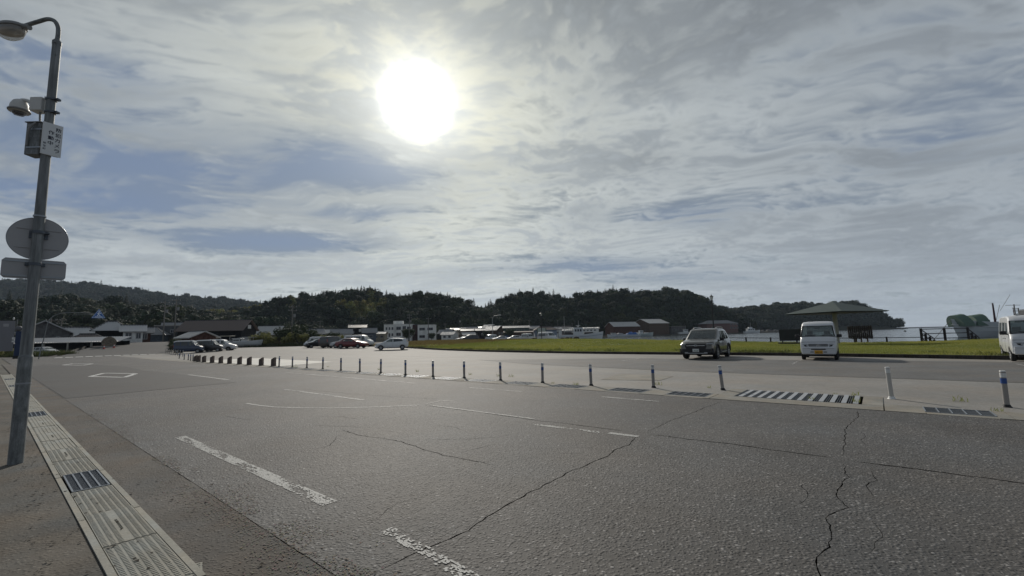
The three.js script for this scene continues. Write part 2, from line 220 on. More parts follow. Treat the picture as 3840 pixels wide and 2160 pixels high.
const dia = (c, r, w) => { const o = [[c[0] + r[0], c[1]], [c[0], c[1] + r[1]], [c[0] - r[0], c[1]], [c[0], c[1] - r[1]]]; return o.flatMap((q, i) => { const n = o[(i + 1) % 4]; return paintLine(q[0], n[0], q[1], n[1], w, .06); }); };
marking('painted_diamond', 'white diamond outline painted on the fresh asphalt', dia([29.6, 4.2], [2.7, .85], .2), 1);
marking('painted_diamond', 'smaller looking white diamond outline farther up the road', dia([50.2, 4.9], [3.0, .85], .2), 1);
for (let i = 0; i < 11; i++) { const [x, z] = [lerp(-58.5, -53.2, i / 10), lerp(-56.5, -64.6, i / 10)]; const g = flat([[-.35, -1.5], [.35, -1.5], [.35, 1.5], [-.35, 1.5]], .05); g.rotateY(.76); g.translate(x, 0, z); marking('crossing_stripe', 'white zebra crossing stripe, ' + ORD[i] + ' from the left sidewalk', [g], 1); }
for (let i = 0; i < 4; i++) marking('parking_line', 'faded white bay line in the lot, ' + ORD[i] + ' from the right', [...paintLine([-4, 3, 11, 19][i], [-4, 3, 11, 19][i] + .02, 22.5, 26.5, .1, .56)]);

// ---------- the ramp road at the left and its retaining side ----------
function rampY(x, z) { const zz = -z, s = x / zz, e = lerp(-1.03, -.92, (zz - 66) / 26); return 1.95 * sstep(62, 94, zz) * sstep(e - .012, e, s) * (1 - sstep(-.785, -.76, s)); }
struct('ramp_road', grid(90, 50, (a, b) => { const zz = lerp(58, 140, b), s = lerp(-1.1, -.73, a), x = s * zz; return [x, rampY(x, -zz) - .012 + .03 * sstep(62, 66, zz), -zz]; }), M.freshAsphalt, 'asphalt road climbing to the houses at the left');

struct('retaining_wall', grid(40, 4, (a, b) => { const zz = lerp(62, 96, a), e = lerp(-1.03, -.92, (zz - 66) / 26) - .0135, x = e * zz; return [x, b * (rampY(x + .014 * zz, -zz) + .12), -zz]; }), std([.06, .058, .055], .95), 'dark stone side of the ramp at the left');
// ---------- drain with ribbed covers ----------
const drain = new THREE.Group(); drain.name = 'roadside_drain'; drain.userData = { kind: 'structure', label: 'concrete roadside drain with ribbed covers and steel gratings', category: 'drain' }; scene.add(drain);
function along(g, u, v, y = 0) { g.rotateY(ROADTURN); const [x, z] = P(u, v); g.translate(x, y, z); return g; } // local +x = u, local -z or +z = v
const vdir = (() => { const t = new THREE.Vector3(0, 0, 1).applyAxisAngle(V(0, 1, 0), ROADTURN); return (t.x * .64 + t.z * -.77) > 0 ? 1 : -1; })();
function uvBoxUV(g, s = 1) { const p = g.attributes.position, uv = g.attributes.uv; for (let i = 0; i < p.count; i++) uv.setXY(i, p.getX(i) * s, p.getZ(i) * s); return g; }
const tile1 = (L, W, fine, slot) => { // ribbed concrete cover, top at y = 0.012
  const gs = []; const slotW = slot ? .018 : 0, sl = slot ? .3 : 0;
  if (slot) { gs.push(box(L, .05, W / 2 - slotW / 2, 0, -.02, -(W / 4 + slotW / 4)), box(L, .05, W / 2 - slotW / 2, 0, -.02, W / 4 + slotW / 4), box((L - sl) / 2, .05, slotW, -(L + sl) / 4, -.02, 0), box((L - sl) / 2, .05, slotW, (L + sl) / 4, -.02, 0)); for (let i = 1; i < 8; i++) gs.push(box(.008, .05, slotW, -sl / 2 + sl * i / 8, -.021, 0)); } else gs.push(box(L, .05, W, 0, -.02, 0));
  const rows = 7; for (let r = 0; r < rows; r++) { const z = (r - (rows - 1) / 2) * W / rows; if (slot && r === 3) continue; if (fine) { const n = Math.round(L / .032); for (let k = 0; k < n; k++) gs.push(box(.016, .004, W / rows * .62, -L / 2 + (k + .5) * L / n, .0065, z)); } else gs.push(box(L * .98, .005, W / rows * .55, 0, .0065, z)); }
  return gs.map((g) => uvBoxUV(g));
};
const tg = {}; const tileGeo = (k, ...a) => tg[k] || (tg[k] = mg(tile1(...a)));
function steelGrate(L, W, n, mains) { const gs = [], br = []; for (let i = 0; i < n; i++) gs.push(box(.006, .022, W, -L / 2 + (i + .5) * L / n, -.004, 0)); for (let i = 0; i < mains; i++) br.push(box(L, .03, .014, 0, 0, (i / (mains - 1) - .5) * (W - .014))); br.push(box(.014, .03, W, -L / 2, 0, 0), box(.014, .03, W, L / 2, 0, 0)); return [mg(gs), mg(br)]; }
{
  const seq = []; let u = 2.6; const kinds = ['plain', 'cover', 'plain', 'grate', 'plain', 'cover', 'plain', 'cover', 'plain', 'cover', 'plain', 'grate'];
  for (let i = 0; u < 36; i++) { const k = i < 13 ? (i === 0 ? 'plain' : kinds[(i - 1) % 12]) : (i % 2 ? 'plain' : i % 6 === 0 ? 'grate' : 'cover'); const L = k === 'grate' ? .9 : .95; seq.push([k, u, L]); u += L + (k === 'cover' ? .012 : .006); }
  const [ga, gb] = steelGrate(.88, .29, 52, 5);
  for (const [k, a, L] of seq) {
    const mid = a + L / 2, [x, z] = P(mid, .81); let m;
    if (a < 3.5) { // the piece that turns the corner
      continue;
    }
    if (k === 'grate') { m = mesh('grating', ga, M.darkSteel, drain); mesh('grating_frame', gb, M.steel, m); } else m = mesh(k === 'cover' ? 'drain_cover' : 'drain_slab', tileGeo(k + (a < 9), k === 'cover' ? L - .012 : L, .31, a < 9, k === 'cover'), M.drainConcrete, drain);
    m.position.set(x, k === 'cover' ? .004 : 0, z); m.rotation.y = ROADTURN + (hash(a * 10, 3, 1) - .5) * .012;
  }
  const edge = (v) => { const gs = []; for (let a = 3.45; a < 36; a += 1.9) { gs.push(along(uvBoxUV(box(1.888, .06, .042)), a + .95, v, -.02 + (hash(a * 9, v * 30, 4) - .5) * .004)); } return gs; };
  for (const g of edge(.626)) mesh('drain_edge', g, M.drainConcrete, drain); for (const g of edge(.99)) mesh('drain_edge', g, M.drainConcrete, drain);
  // the turned end: two short slabs laid across
  const p = (x0, z0) => [x0, z0];
  { const m = mesh('drain_slab', tileGeo('turn', .95, .42, true, false), M.drainConcrete, drain); m.position.set(-2.06, -.004, -2.66); m.rotation.y = 2.19; }
}
// ---------- gutter along the bollards ----------
const gutter = new THREE.Group(); gutter.name = 'lot_gutter'; gutter.userData = { kind: 'structure', label: 'concrete gutter with steel gratings along the row of bollards', category: 'gutter' }; scene.add(gutter);
{
  const grates = [[5.17, .95], [3.62, .9], [7.05, 1.0], [8.8, 1.0], [10.6, 1.0], [12.35, 1.0], [14.2, 1], [15.9, 1], [17.7, 1], [19.5, 1], [21.3, 1], [23.1, 1], [24.9, 1], [26.7, 1], [-.95, .85], [-3.2, .9], [-5.4, .9]].sort((a, b) => a[0] - b[0]);
  const [ga, gb] = steelGrate(1.0, .6, 60, 2); const cross = mg([-.5, -.3, -.1, .1, .3, .5].map((x) => box(.022, .032, .6, x, .003, 0)));
  let u = -8; const slab = (a, b) => { while (b - a > .05) { const e = Math.min(b, a + 1.2); const g = uvBoxUV(along(uvBoxUV(box(e - a - .008, .08, .86)), (a + e) / 2, 10.89, -.037 + hash(e * 7, 2, 2) * .004)); mesh('gutter_slab', g, M.concrete, gutter); a = e; } };
  for (const [c, L] of grates) { if (c - L / 2 > u) { if (u < .03 && c > 3) { slab(u, .03); slab(3.04, c - L / 2); } else slab(u, c - L / 2); } const m = mesh('grating', ga, M.darkSteel, gutter); mesh('grating_frame', gb, M.steel, m); mesh('flat_bars', cross, M.steel, m); const [x, z] = P(c, 10.96); m.position.set(x, -.008, z); m.rotation.y = ROADTURN; m.scale.x = L; mesh('gutter_curb', uvBoxUV(along(uvBoxUV(box(L, .07, .2)), c, 10.55, -.034)), M.concrete, gutter); mesh('gutter_curb', uvBoxUV(along(uvBoxUV(box(L, .07, .05)), c, 11.3, -.034)), M.concrete, gutter); u = c + L / 2; }
  slab(u, 62);
  // the wide ramp grating in its concrete pad
  const pad = (a, b, v0, v1) => mesh('ramp_pad', uvBoxUV(along(uvBoxUV(box(b - a, .1, v1 - v0)), (a + b) / 2, (v0 + v1) / 2, -.04)), M.concrete, gutter);
  pad(.04, 3.02, 10.43, 11.04); pad(.04, .36, 11.05, 12.42); pad(2.66, 3.02, 11.05, 12.42);
  const gr = new THREE.Group(); gr.name = 'ramp_grating'; gutter.add(gr);
  for (let i = 0; i < 12; i++) { const a = .42 + i * .188; const m = mesh('plate', along(box(.084, .03, 1.34), a + .042, 11.74, .0), M.plateSteel || (M.plateSteel = std([.44, .45, .46], .5, .7)), gr); for (let k = 0; k < 2; k++) mesh('bar', along(box(.01, .03, 1.34), a + .12 + k * .034, 11.74, -.004), M.darkSteel, gr); }
}
// ---------- lawn ----------
const kerbLine = [[34, -4.5], [26.6, -12.9], [21.17, -19.3], [16.2, -25.4], [10.6, -30.2], [5, -35.2], [-2.2, -43.4], [-9.2, -52], [-13.1, -57.6], [-19, -66], [-26, -77]];
const kc = new THREE.CatmullRomCurve3(kerbLine.map((p) => V(p[0], 0, p[1])));
const uOf = (x, z) => -.77 * x - .64 * z, vOf = (x, z) => .64 * x - .77 * z;
function lawnPt(a, b) { const k = kc.getPoint(a), vk = vOf(k.x, k.z), d = (56.3 - vk) * b, x = k.x + .64 * d, z = k.z - .77 * d, u = uOf(x, z); const mound = .32 * Math.exp(-(((u + 12) / 7) ** 2)) * sstep(.25, .8, b); return [x, lotY(z) + .14 + lerp(-.10, .45, sstep(0, 40, u)) * sstep(0, 1, b) + mound + (fbm(x * .5, z * .5, 3, 3) - .5) * .1, z]; }
{ M.grassSoil = groundMat(512, 5, [.38, .40, .16], .1, [9000, 1, 3], { seed: 101, bump: .02, blotch: .2, rough: 1, hue: .1 });
  const lg = grid(90, 30, lawnPt); struct('lawn', lg, M.grassSoil, 'mown green lawn between the lot and the harbour'); }
{ // kerb stones
  const kerb = new THREE.Group(); kerb.name = 'lawn_kerb'; kerb.userData = { kind: 'structure', label: 'dark stone kerb along the edge of the lawn', category: 'kerb' }; scene.add(kerb);
  M.kerb = groundMat(256, 1.2, [.23, .215, .2], .12, [3000, .8, 2], { seed: 111, bump: .004, blotch: .2, rough: .95 });
  const L = kc.getLength(), n = Math.round(L / .9); const kg = uvBoxUV(rbox(.897, .24, .16, .012)); for (let i = 0; i < n; i++) { const p = kc.getPointAt((i + .5) / n), t = kc.getTangentAt((i + .5) / n); const m = mesh('kerb_stone', kg, M.kerb, kerb); m.position.set(p.x, lotY(p.z) + .05, p.z); m.rotation.y = Math.atan2(-t.z, t.x); }
}
// ---------- plants: blades, tufts, leaf clumps ----------
const RG = rng(909);
function tri(arr, a, b, c) { arr.push(...a, ...b, ...c); }
function triGeo(arr) { const g = new THREE.BufferGeometry(); g.setAttribute('position', new THREE.Float32BufferAttribute(arr, 3)); g.computeVertexNormals(); g.setAttribute('uv', new THREE.Float32BufferAttribute(new Float32Array(arr.length / 3 * 2), 2)); return g; }
function tuft(n, h, sp, w, seed) { const R = rng(seed), a = []; for (let i = 0; i < n; i++) { const x = (R() - .5) * sp, z = (R() - .5) * sp, an = R() * 6.28, l = h * (.5 + R() * .6), dx = (R() - .5) * h * .9, dz = (R() - .5) * h * .9, cx = Math.cos(an) * w, cz = Math.sin(an) * w; tri(a, [x - cx, 0, z - cz], [x + cx, 0, z + cz], [x + dx * .4 + cx * .6, l * .6, z + dz * .4 + cz * .6]); tri(a, [x - cx, 0, z - cz], [x + dx * .4 + cx * .6, l * .6, z + dz * .4], [x + dx, l, z + dz]); } return triGeo(a); }
const leafMat = (c, tr = .35) => new THREE.MeshPhysicalMaterial({ color: C(...c), roughness: .9, transmission: tr, thickness: 0, side: THREE.DoubleSide });
M.grass = leafMat([.26, .285, .075], .45); M.dryGrass = leafMat([.20, .155, .06], .35);
function scatter(name, label, geo, mat, count, f, kind = 'stuff', parent) { // f(i) -> {p:[x,y,z], s, r, c?, sy?}
  const im = new THREE.InstancedMesh(geo, mat, count); const m = new THREE.Matrix4(), q = new THREE.Quaternion(), e = new THREE.Euler(); let k = 0;
  for (let i = 0; i < count; i++) { const o = f(i); if (!o) continue; e.set(o.rx || 0, o.r || 0, o.rz || 0); q.setFromEuler(e); m.compose(V(...o.p), q, V(o.s, o.s * (o.sy || 1), o.s)); im.setMatrixAt(k, m); im.setColorAt(k, o.c || C(1, 1, 1)); k++; }
  im.count = k; im.name = parent ? name : numbered(name); im.castShadow = im.receiveShadow = true; (parent || scene).add(im); if (!parent) { im.userData = { kind, label, category: name.replace(/_/g, ' ') }; } return im;
}
scatter('grass', 'short green grass of the lawn', tuft(14, .085, .26, .007, 1), M.grass, 52000, () => { const a = RG() ** .9 * .98, b = .012 + RG() * .985, p = lawnPt(a, b), d = fbm(p[0] * .16, p[2] * .16, 8, 4); const dry = uOf(p[0], p[2]) > 46 ? .75 : 0; if (RG() < dry) return null; const q = .72 + d * .6; return { p, s: .8 + RG() * .7, r: RG() * 6.3, c: C(q * (.85 + d * .35), q, q * .8) }; });
scatter('dry_grass', 'brown dry grass at the far end of the lawn', tuft(14, .22, .4, .01, 2), M.dryGrass, 9000, () => { const a = lerp(.6, 1, RG()), b = RG(), p = lawnPt(a, b); const u = uOf(p[0], p[2]); if (RG() > sstep(40, 52, u) * (.2 + .8 * sstep(.2, .7, b + (u - 46) * .02))) return null; return { p, s: .7 + RG() * .7, r: RG() * 6.3 }; });
scatter('weeds', 'ragged weeds standing up along the lawn edge', tuft(30, .17, .45, .009, 3), leafMat([.09, .11, .025], .35), 900, () => { const edge = RG() < .6, a = .12 + RG() * .82, b = edge ? .008 + RG() ** 2 * .06 : .05 + RG() * .9, p = lawnPt(a, b); const d = fbm(p[0] * .22, p[2] * .22, 18, 3); if (d < (edge ? .46 : .6)) return null; if (!edge && RG() < .5) return null; return { p, s: .5 + RG() * .9, r: RG() * 6.3 }; });
scatter('weeds', 'small green weeds growing in the joints of the gutter', tuft(16, .1, .18, .006, 4), M.grass, 26, () => { const u = -6 + RG() * 40, [x, z] = P(u, RG() < .5 ? 11.36 : 12.44); return { p: [x, 0, z], s: .5 + RG() * .8, r: RG() * 6 }; });
scatter('litter', 'dry leaf crumbs scattered beside the drain', (() => { const a = []; tri(a, [-.012, 0, 0], [.012, .003, .004], [.002, .004, .013]); tri(a, [-.012, 0, 0], [.01, .004, -.01], [.012, .003, .004]); return triGeo(a); })(), std([.035, .028, .02], 1), 420, () => { const u = 1 + RG() * 14, v = .3 + RG() * RG() * 1.6, [x, z] = P(u, v); return { p: [x, .008, z], s: .5 + RG() * 1.1, r: RG() * 6.3 }; });

scatter('grit', 'brown sand and grit spilt over the seam between shoulder and road', (() => { const a = []; tri(a, [-.011, 0, -.004], [.010, .002, -.007], [.003, .003, .010]); tri(a, [-.011, 0, -.004], [.003, .003, .010], [-.009, .002, .008]); return triGeo(a); })(), std([.17, .152, .125], 1), 8000, () => { const u = 2.4 + RG() ** 1.4 * 11, w = .10 + .34 * fbm(u * .9, 2, 5, 3), v = 1.54 + (RG() + RG() + RG() - 1.5) * w; if (fbm(u * 2.2, v * 5, 15, 3) < .42) return null; const [x, z] = P(u, v); return { p: [x, .004, z], s: .3 + RG() * .55, r: RG() * 6.3, c: C(.8 + RG() * .5, .8 + RG() * .4, .8 + RG() * .4) }; });

// ---------- lamp pole in the foreground and what hangs on it ----------
const galvTex = tex(256, (x, y) => { const u = x / 256, v = y / 256; const q = .5 + (tfbm(u * 14, v * 14, 14, 3, 4) - .5) * .5 + (tn(u * 90, v * 90, 90, 7) - .5) * .14, s = (tfbm(u * 20, v * 3, 20, 13, 3) - .5) * .14; return [.46 + (q - .5) * .45 + s, .475 + (q - .5) * .45 + s, .48 + (q - .5) * .45 + s].map((k) => Math.min(1, Math.max(0, k))); });
M.galv = new THREE.MeshStandardMaterial({ map: galvTex, roughness: .62, metalness: .35 });
M.greyPaint = std([.23, .235, .235], .55); M.signBack = std([.36, .36, .365], .5, .3); M.ivory = std([.56, .56, .54], .5);
const PX = -6.46, PZ = -5.82;
{
  const p = thing('street_lamp', 'tall galvanised lamp pole with curved arm standing on the left sidewalk', 'street lamp', [PX, 0, PZ]);
  mesh('pole_sleeve', [cyl(.071, .073, 1.36, 24, 0, .68, 0), cyl(.062, .071, .03, 24, 0, 1.375, 0)], M.galv, p);
  const lo = mesh('pole', cyl(.047, .062, 4.46, 24, 0, 3.61, 0), M.galv, p);
  mesh('pole_cap', [cyl(.051, .051, .05, 20, 0, 5.82, 0), cyl(.03, .05, .03, 20, 0, 5.86, 0), ], M.galv, lo); mesh('bolt', box(.012, .012, .14, 0, 5.8, 0, .5), M.galv, lo); mesh('bolt', box(.012, .012, .13, 0, 5.62, 0, .8), M.galv, lo);
  mesh('arm', tube([V(0, 5.84, 0), V(.005, 5.98, 0), V(-.01, 6.08, 0), V(-.07, 6.17, 0), V(-.16, 6.2, 0), V(-.3, 6.165, 0), V(-.5, 6.1, 0)], .027, 12, 40), M.galv, p);
  const head = mesh('lamp_head', (() => { const g = lathe([[0, .055], [.09, .05], [.15, .02], [.168, -.02], [.163, -.035], [0, -.035]], 28); g.scale(1.15, 1, .75); g.rotateZ(.1); g.translate(-.68, 6.09, 0); return mg(g, cyl(.035, .04, .16, 12, -.5, 6.095, 0, 0, 0, 1.4)); })(), M.greyPaint, p);
  mesh('lamp_glass', (() => { const g = lathe([[.155, 0], [.15, -.05], [.125, -.11], [.07, -.145], [0, -.16]], 28); g.scale(1.15, 1, .75); g.rotateZ(.1); g.translate(-.68, 6.052, 0); return g; })(), new THREE.MeshPhysicalMaterial({ color: C(.75, .74, .7), roughness: .22, transmission: .75, thickness: 0 }), head);
  mesh('reflector', (() => { const g = lathe([[.15, -.03], [.1, .0], [.04, .02], [0, .022]], 24); g.scale(1.15, 1, .75); g.rotateZ(.1); g.translate(-.68, 6.04, 0); return mg(g, cyl(.03, .022, .11, 12, -.66, 6.0, 0, 0, 0, 1.3)); })(), std([.45, .4, .34], .35, .6), head);
  for (const y of [1.02, 2.55]) mesh('steel_band', cyl(.074 - (y > 2 ? .008 : 0), .074 - (y > 2 ? .008 : 0), .02, 24, 0, y + (y > 2 ? .72 : 0), 0), M.steel, p);
}
{
  const c = thing('security_camera', 'white dome security camera on a bracket clamped to the lamp pole', 'camera', [PX, 4.86, PZ]);
  mesh('bracket_box', [rbox(.17, .2, .13, .015, -.155, .02, .0), box(.03, .24, .05, -.06, .02, 0)], M.ivory, c);
  for (const y of [.1, -.09]) mesh('clamp', [cyl(.062, .062, .022, 20, 0, y, 0), box(.13, .025, .016, .03, y, .035), box(.05, .028, .05, .09, y, .0)], M.darkSteel, c);
  mesh('arm', tube([V(-.22, .0, 0), V(-.29, .07, 0), V(-.36, .1, 0), V(-.43, .1, 0), V(-.44, .06, 0)], .026, 10, 20), M.ivory, c);
  const h = mesh('housing', (() => { const g = lathe([[0, .1], [.04, .096], [.075, .075], [.1, .03], [.108, -.03], [.112, -.05], [.0, -.05]], 28); g.scale(.95, 1.25, .95); g.translate(-.44, -.01, 0); return g; })(), M.ivory, c);
  mesh('trim_ring', (() => { const g = lathe([[.113, -.04], [.118, -.05], [.113, -.064], [.09, -.064]], 28); g.translate(-.44, 0, 0); return g; })(), M.greyPaint, h);
  mesh('dome_glass', (() => { const g = lathe([[.078, -.06], [.07, -.095], [.045, -.12], [0, -.128]], 24); g.translate(-.44, 0, 0); return g; })(), new THREE.MeshPhysicalMaterial({ color: C(.5, .5, .52), roughness: .05, transmission: .8, thickness: 0 }), h);
  mesh('lens_block', [cyl(.05, .045, .05, 16, -.44, -.075, 0)], M.black, h);
  mesh('cable', tube([V(-.14, -.08, 0), V(-.135, -.17, 0), V(-.12, -.3, 0), V(-.13, -.42, .01)], .012, 8, 12), M.greyPaint, c);
}
{
  const b = thing('control_box', 'grey metal control box strapped behind the security camera sign', 'box', [PX - .13, 4.13, PZ]);
  mesh('case', rbox(.2, .46, .15, .012, 0, .23, 0), M.galv, b); mesh('hood', box(.22, .012, .18, 0, .466, 0), M.greyPaint, b);
  mesh('pipe', tube([V(.05, .45, .09), V(0, .38, .11), V(-.04, .26, .1), V(-.05, .12, .09)], .014, 8, 14), M.greyPaint, b); for (const y of [.1, .36]) mesh('strap', box(.19, .02, .17, .03, y, 0), M.steel, b);
}
const glyph = { bou: [[1.5, 1, 1.5, 9.6], [1.5, 1, 3.8, 1, 2.6, 3.8, 3.9, 5.8, 2.2, 6.6], [6.8, .5, 6.8, 2.2], [4.6, 2.6, 9.6, 2.6], [6.3, 2.6, 6.1, 5, 4.6, 9.5], [6.2, 5, 9, 5, 8.7, 9, 7.4, 9.3]], han: [[3.6, .8, 1, 3.4], [1.6, 1.2, 3.4, 4.5, 3.2, 9, 2, 9.2], [3.1, 5, 1, 7.6], [5.2, 1.5, 9, 1.5, 8.8, 5, 7.6, 5], [5.2, 1.5, 5.2, 9, 9.6, 9, 9.6, 7.6]], ka: [[1, 3, 8.6, 3, 8, 9, 6.6, 8.4], [4.6, .8, 4.4, 4, 1.2, 9.4]], me: [[7.6, .9, 5.4, 5.8, 1.4, 9.2], [2.6, 3.4, 8.4, 8.4]], ra: [[1.8, 1.4, 8.2, 1.4], [1, 4, 9, 4, 7.6, 7.4, 3.6, 9.6]], saku: [[3, .8, 1, 4.6], [2.2, 3, 2.2, 9.6], [5.6, .8, 4, 4.2], [4.8, 2.8, 9.6, 2.8], [6.6, 2.8, 6.6, 9.6], [6.6, 5, 9.2, 5], [6.6, 7.2, 9.2, 7.2]], dou: [[.8, 1.8, 5.4, 1.2], [.4, 3, 5.8, 3], [1, 4, 5.2, 4, 5.2, 6.4, 1, 6.4, 1, 4], [1, 5.2, 5.2, 5.2], [3, 1.4, 3, 9], [1, 7.6, 5.2, 7.6], [.4, 9.2, 5.8, 9], [6, 3.6, 9.4, 3.6, 9, 9.2, 8, 9], [7.6, 1.2, 7.4, 5, 5.8, 9.6]], chuu: [[1, 2.6, 9, 2.6, 9, 6.4, 1, 6.4, 1, 2.6], [5, .6, 5, 9.8]], nou: [[2.5, .6, 1, 3, 4, 2.8], [1, 9.5, 1, 4, 4.4, 4, 4.4, 9.5], [1, 6, 4.4, 6], [1, 7.6, 4.4, 7.6], [6, 1, 6, 4, 9.4, 4], [9, 1.6, 6, 2.8], [6, 5.4, 6, 9, 9.4, 9], [9, 6.2, 6, 7.4]], to: [[1, 1.4, 4, 1.4, 1, 4.6], [6, 1, 9.6, 4.8], [3, 4.6, 7, 4.6], [3, 5.6, 7, 5.6, 7, 7.4, 3, 7.4, 3, 5.6], [1, 9.4, 9, 9.4], [3.4, 7.8, 3.8, 9], [6.6, 7.8, 6.2, 9]], cho: [[.8, 2, 4.8, 2, 4.8, 8, .8, 8, .8, 2], [2.8, 2, 2.8, 8], [.8, 5, 4.8, 5], [5.4, 2, 9.8, 2], [7.8, 2, 7.8, 9.2, 6.6, 9]] };
function drawGlyph(x, k, X, Y, S, lw) { x.lineWidth = lw; x.lineJoin = x.lineCap = 'square'; for (const s of glyph[k]) { x.beginPath(); for (let i = 0; i < s.length; i += 2) i ? x.lineTo(X + s[i] * S / 10, Y + s[i + 1] * S / 10) : x.moveTo(X + s[0] * S / 10, Y + s[1] * S / 10); x.stroke(); } }
function canvasTex(w, h, f) { const c = document.createElement('canvas'); c.width = w; c.height = h; f(c.getContext('2d')); const t = new THREE.CanvasTexture(c); t.colorSpace = THREE.SRGBColorSpace; return t; }
{
  const s = thing('notice_sign', 'white notice sign with dark Japanese lettering on the lamp pole', 'sign', [PX + .085, 4.36, PZ + .02], Math.atan2(.95, .3) * 1 - .17);
  const t = canvasTex(300, 680, (x) => { x.fillStyle = '#d6d9da'; x.fillRect(0, 0, 300, 680); x.strokeStyle = '#1a2030';['bou', 'han', 'ka', 'me', 'ra'].forEach((k, i) => drawGlyph(x, k, 190, 66 + i * 113, 86, 11)); ['saku', 'dou', 'chuu'].forEach((k, i) => drawGlyph(x, k, 88, 150 + i * 113, 86, 11)); ['nou', 'to', 'cho'].forEach((k, i) => drawGlyph(x, k, 26, 420 + i * 62, 46, 5)); });
  mesh('panel', box(.205, .46, .006), M.white, s); const f = mesh('lettering', new THREE.PlaneGeometry(.202, .456), new THREE.MeshStandardMaterial({ map: t, roughness: .45 }), s); f.position.z = .0045;
  mesh('bracket', box(.08, .03, .1, .06, -.19, -.05), M.steel, s); mesh('bracket', box(.08, .03, .1, .0, .15, -.05), M.steel, s);
}
const along2 = Math.atan2(.74, .67); // faces back along the road
{
  const s = thing('round_sign', 'round traffic sign seen from behind on the lamp pole', 'sign', [PX + .01, 2.97, PZ], along2);
  const d = mesh('disc', cyl(.29, .29, .004, 48, 0, 0, -.075, 0, Math.PI / 2), M.signBack, s); const rim = new THREE.TorusGeometry(.29, .005, 6, 48); rim.translate(0, 0, -.075); mesh('rim', rim, M.steel, d);
  for (const y of [.13, -.13]) mesh('rail', box(.42, .02, .012, 0, y, -.066), M.signBack, s); mesh('clamp', [box(.18, .05, .02, 0, .075, -.055), cyl(.066, .066, .04, 20, 0, .075, 0), box(.06, .02, .06, .07, .075, -.02), box(.18, .05, .02, 0, .02, -.055)], M.darkSteel, s);
}
{
  const s = thing('plate_sign', 'small rectangular sign plate seen from behind under the round sign', 'sign', [PX, 2.545, PZ], along2);
  const g = prism([[-.3, -.1], [-.3, .1], [-.27, .135], [.27, .135], [.3, .1], [.3, -.1], [.27, -.135], [-.27, -.135]], .004); g.translate(0, 0, -.08); mesh('plate', g, M.signBack, s);
  for (const y of [.1, -.1]) mesh('rail', box(.56, .022, .012, 0, y, -.068), M.steel, s); mesh('clamp', [box(.19, .045, .02, 0, .06, -.055), cyl(.067, .067, .04, 20, 0, .06, 0)], M.darkSteel, s);
}
// ---------- bollards ----------
M.post = std([.44, .43, .40], .6); M.postGrey = std([.27, .255, .24], .7); M.blue = std([.02, .07, .26], .45); M.silver = std([.62, .63, .62], .4);
function bollard(label, x, y, z, h, tilt, band, cap, grp) {
  const b = thing('bollard', label, 'bollard', [x, y, z], tilt[2], grp); b.rotation.x = tilt[0]; b.rotation.z = tilt[1];
  mesh('post', cyl(.04, .042, h, 18, 0, h / 2, 0), band ? M.postGrey : M.post, b); mesh('base', [cyl(.06, .075, .02, 18, 0, .01, 0), cyl(.048, .06, .03, 18, 0, .035, 0)], band ? M.black : M.white, b); mesh('cap', cyl(.038, .043, .025, 18, 0, h + .008, 0), cap, b);
  mesh('reflector_band', cyl(.0425, .0425, h * .12, 18, 0, h * .90, 0), M.silver, b); if (band) mesh('blue_band', cyl(.0428, .0428, h * .15, 18, 0, h * .74, 0), M.blue, b); return b;
}
const bolP = [[8.98, -8.16], [7.94, -9.39], [5.33, -11.37], [3.82, -12.18], [2.25, -12.98], [.9, -14.03], [-.46, -15.08], [-1.83, -16.26], [-3.13, -17.1], [-4.48, -18.26], [-5.89, -19.55], [-7.2, -20.64], [-8.5, -21.7], [-10.0, -23.1], [-11.4, -24.3], [-12.7, -25.3], [-14.0, -26.3]];
const RB = rng(4);
bolP.forEach(([x, z], i) => bollard(i === 1 ? 'plain pale bollard without a blue band, beside the wide ramp grating' : 'tubular bollard with a blue band, ' + (i === 0 ? 'nearest of the row at the right edge' : ORD[i < 1 ? 0 : i] + ' of the row counted from the right edge'), x, .0, z, i < 2 ? .64 : .6, [(RB() - .5) * .05, (i === 2 ? .05 : (RB() - .5) * .05), RB() * 6], i !== 1, i === 1 || i === 0 ? M.white : M.silver, 'row of bollards beside the lot'));
const woodTex = tex(128, (x, y) => { const u = x / 128, v = y / 128; const q = tfbm(u * 16, v * 3, 16, 5, 4); return [.29 + q * .2, .26 + q * .18, .25 + q * .16]; });
M.oldWood = new THREE.MeshStandardMaterial({ map: woodTex, roughness: .95 });
const woodP = [[-14.58, -26.75], [-15.9, -27.75], [-17.29, -28.8], [-18.61, -29.9], [-20.0, -31.0], [-21.25, -31.95], [-22.6, -33.0], [-24.2, -34.4], [-25.2, -35.2], [-26.3, -36.4]];
woodP.forEach(([x, z], i) => { const b = thing('wooden_post', 'short square wooden post with a slanted top, ' + ORD[i] + ' of the row counted from the right', 'post', [x, 0, z], ROADTURN + .6 + Math.PI + (RB() - .5) * .2, 'row of wooden posts by the concrete apron'); const h = .5 + RB() * .03; const g = prism([[-.1, 0], [.1, 0], [.1, h], [-.1, h - .11]], .18, .012); g.translate(0, 0, -.09); mesh('log', g, M.oldWood, b); mesh('foot', box(.26, .03, .24, 0, .012, 0), M.concrete, b); });
[[-27.4, -37.6], [-28.4, -38.7], [-29.5, -39.9], [-30.85, -41.2], [-33.9, -44.6]].forEach(([x, z], i) => bollard('slim dark bollard beyond the wooden posts, ' + ORD[i] + ' counted from them', x, 0, z, .58, [(RB() - .5) * .04, (RB() - .5) * .06, 0], true, M.silver, 'bollards beyond the wooden posts'));
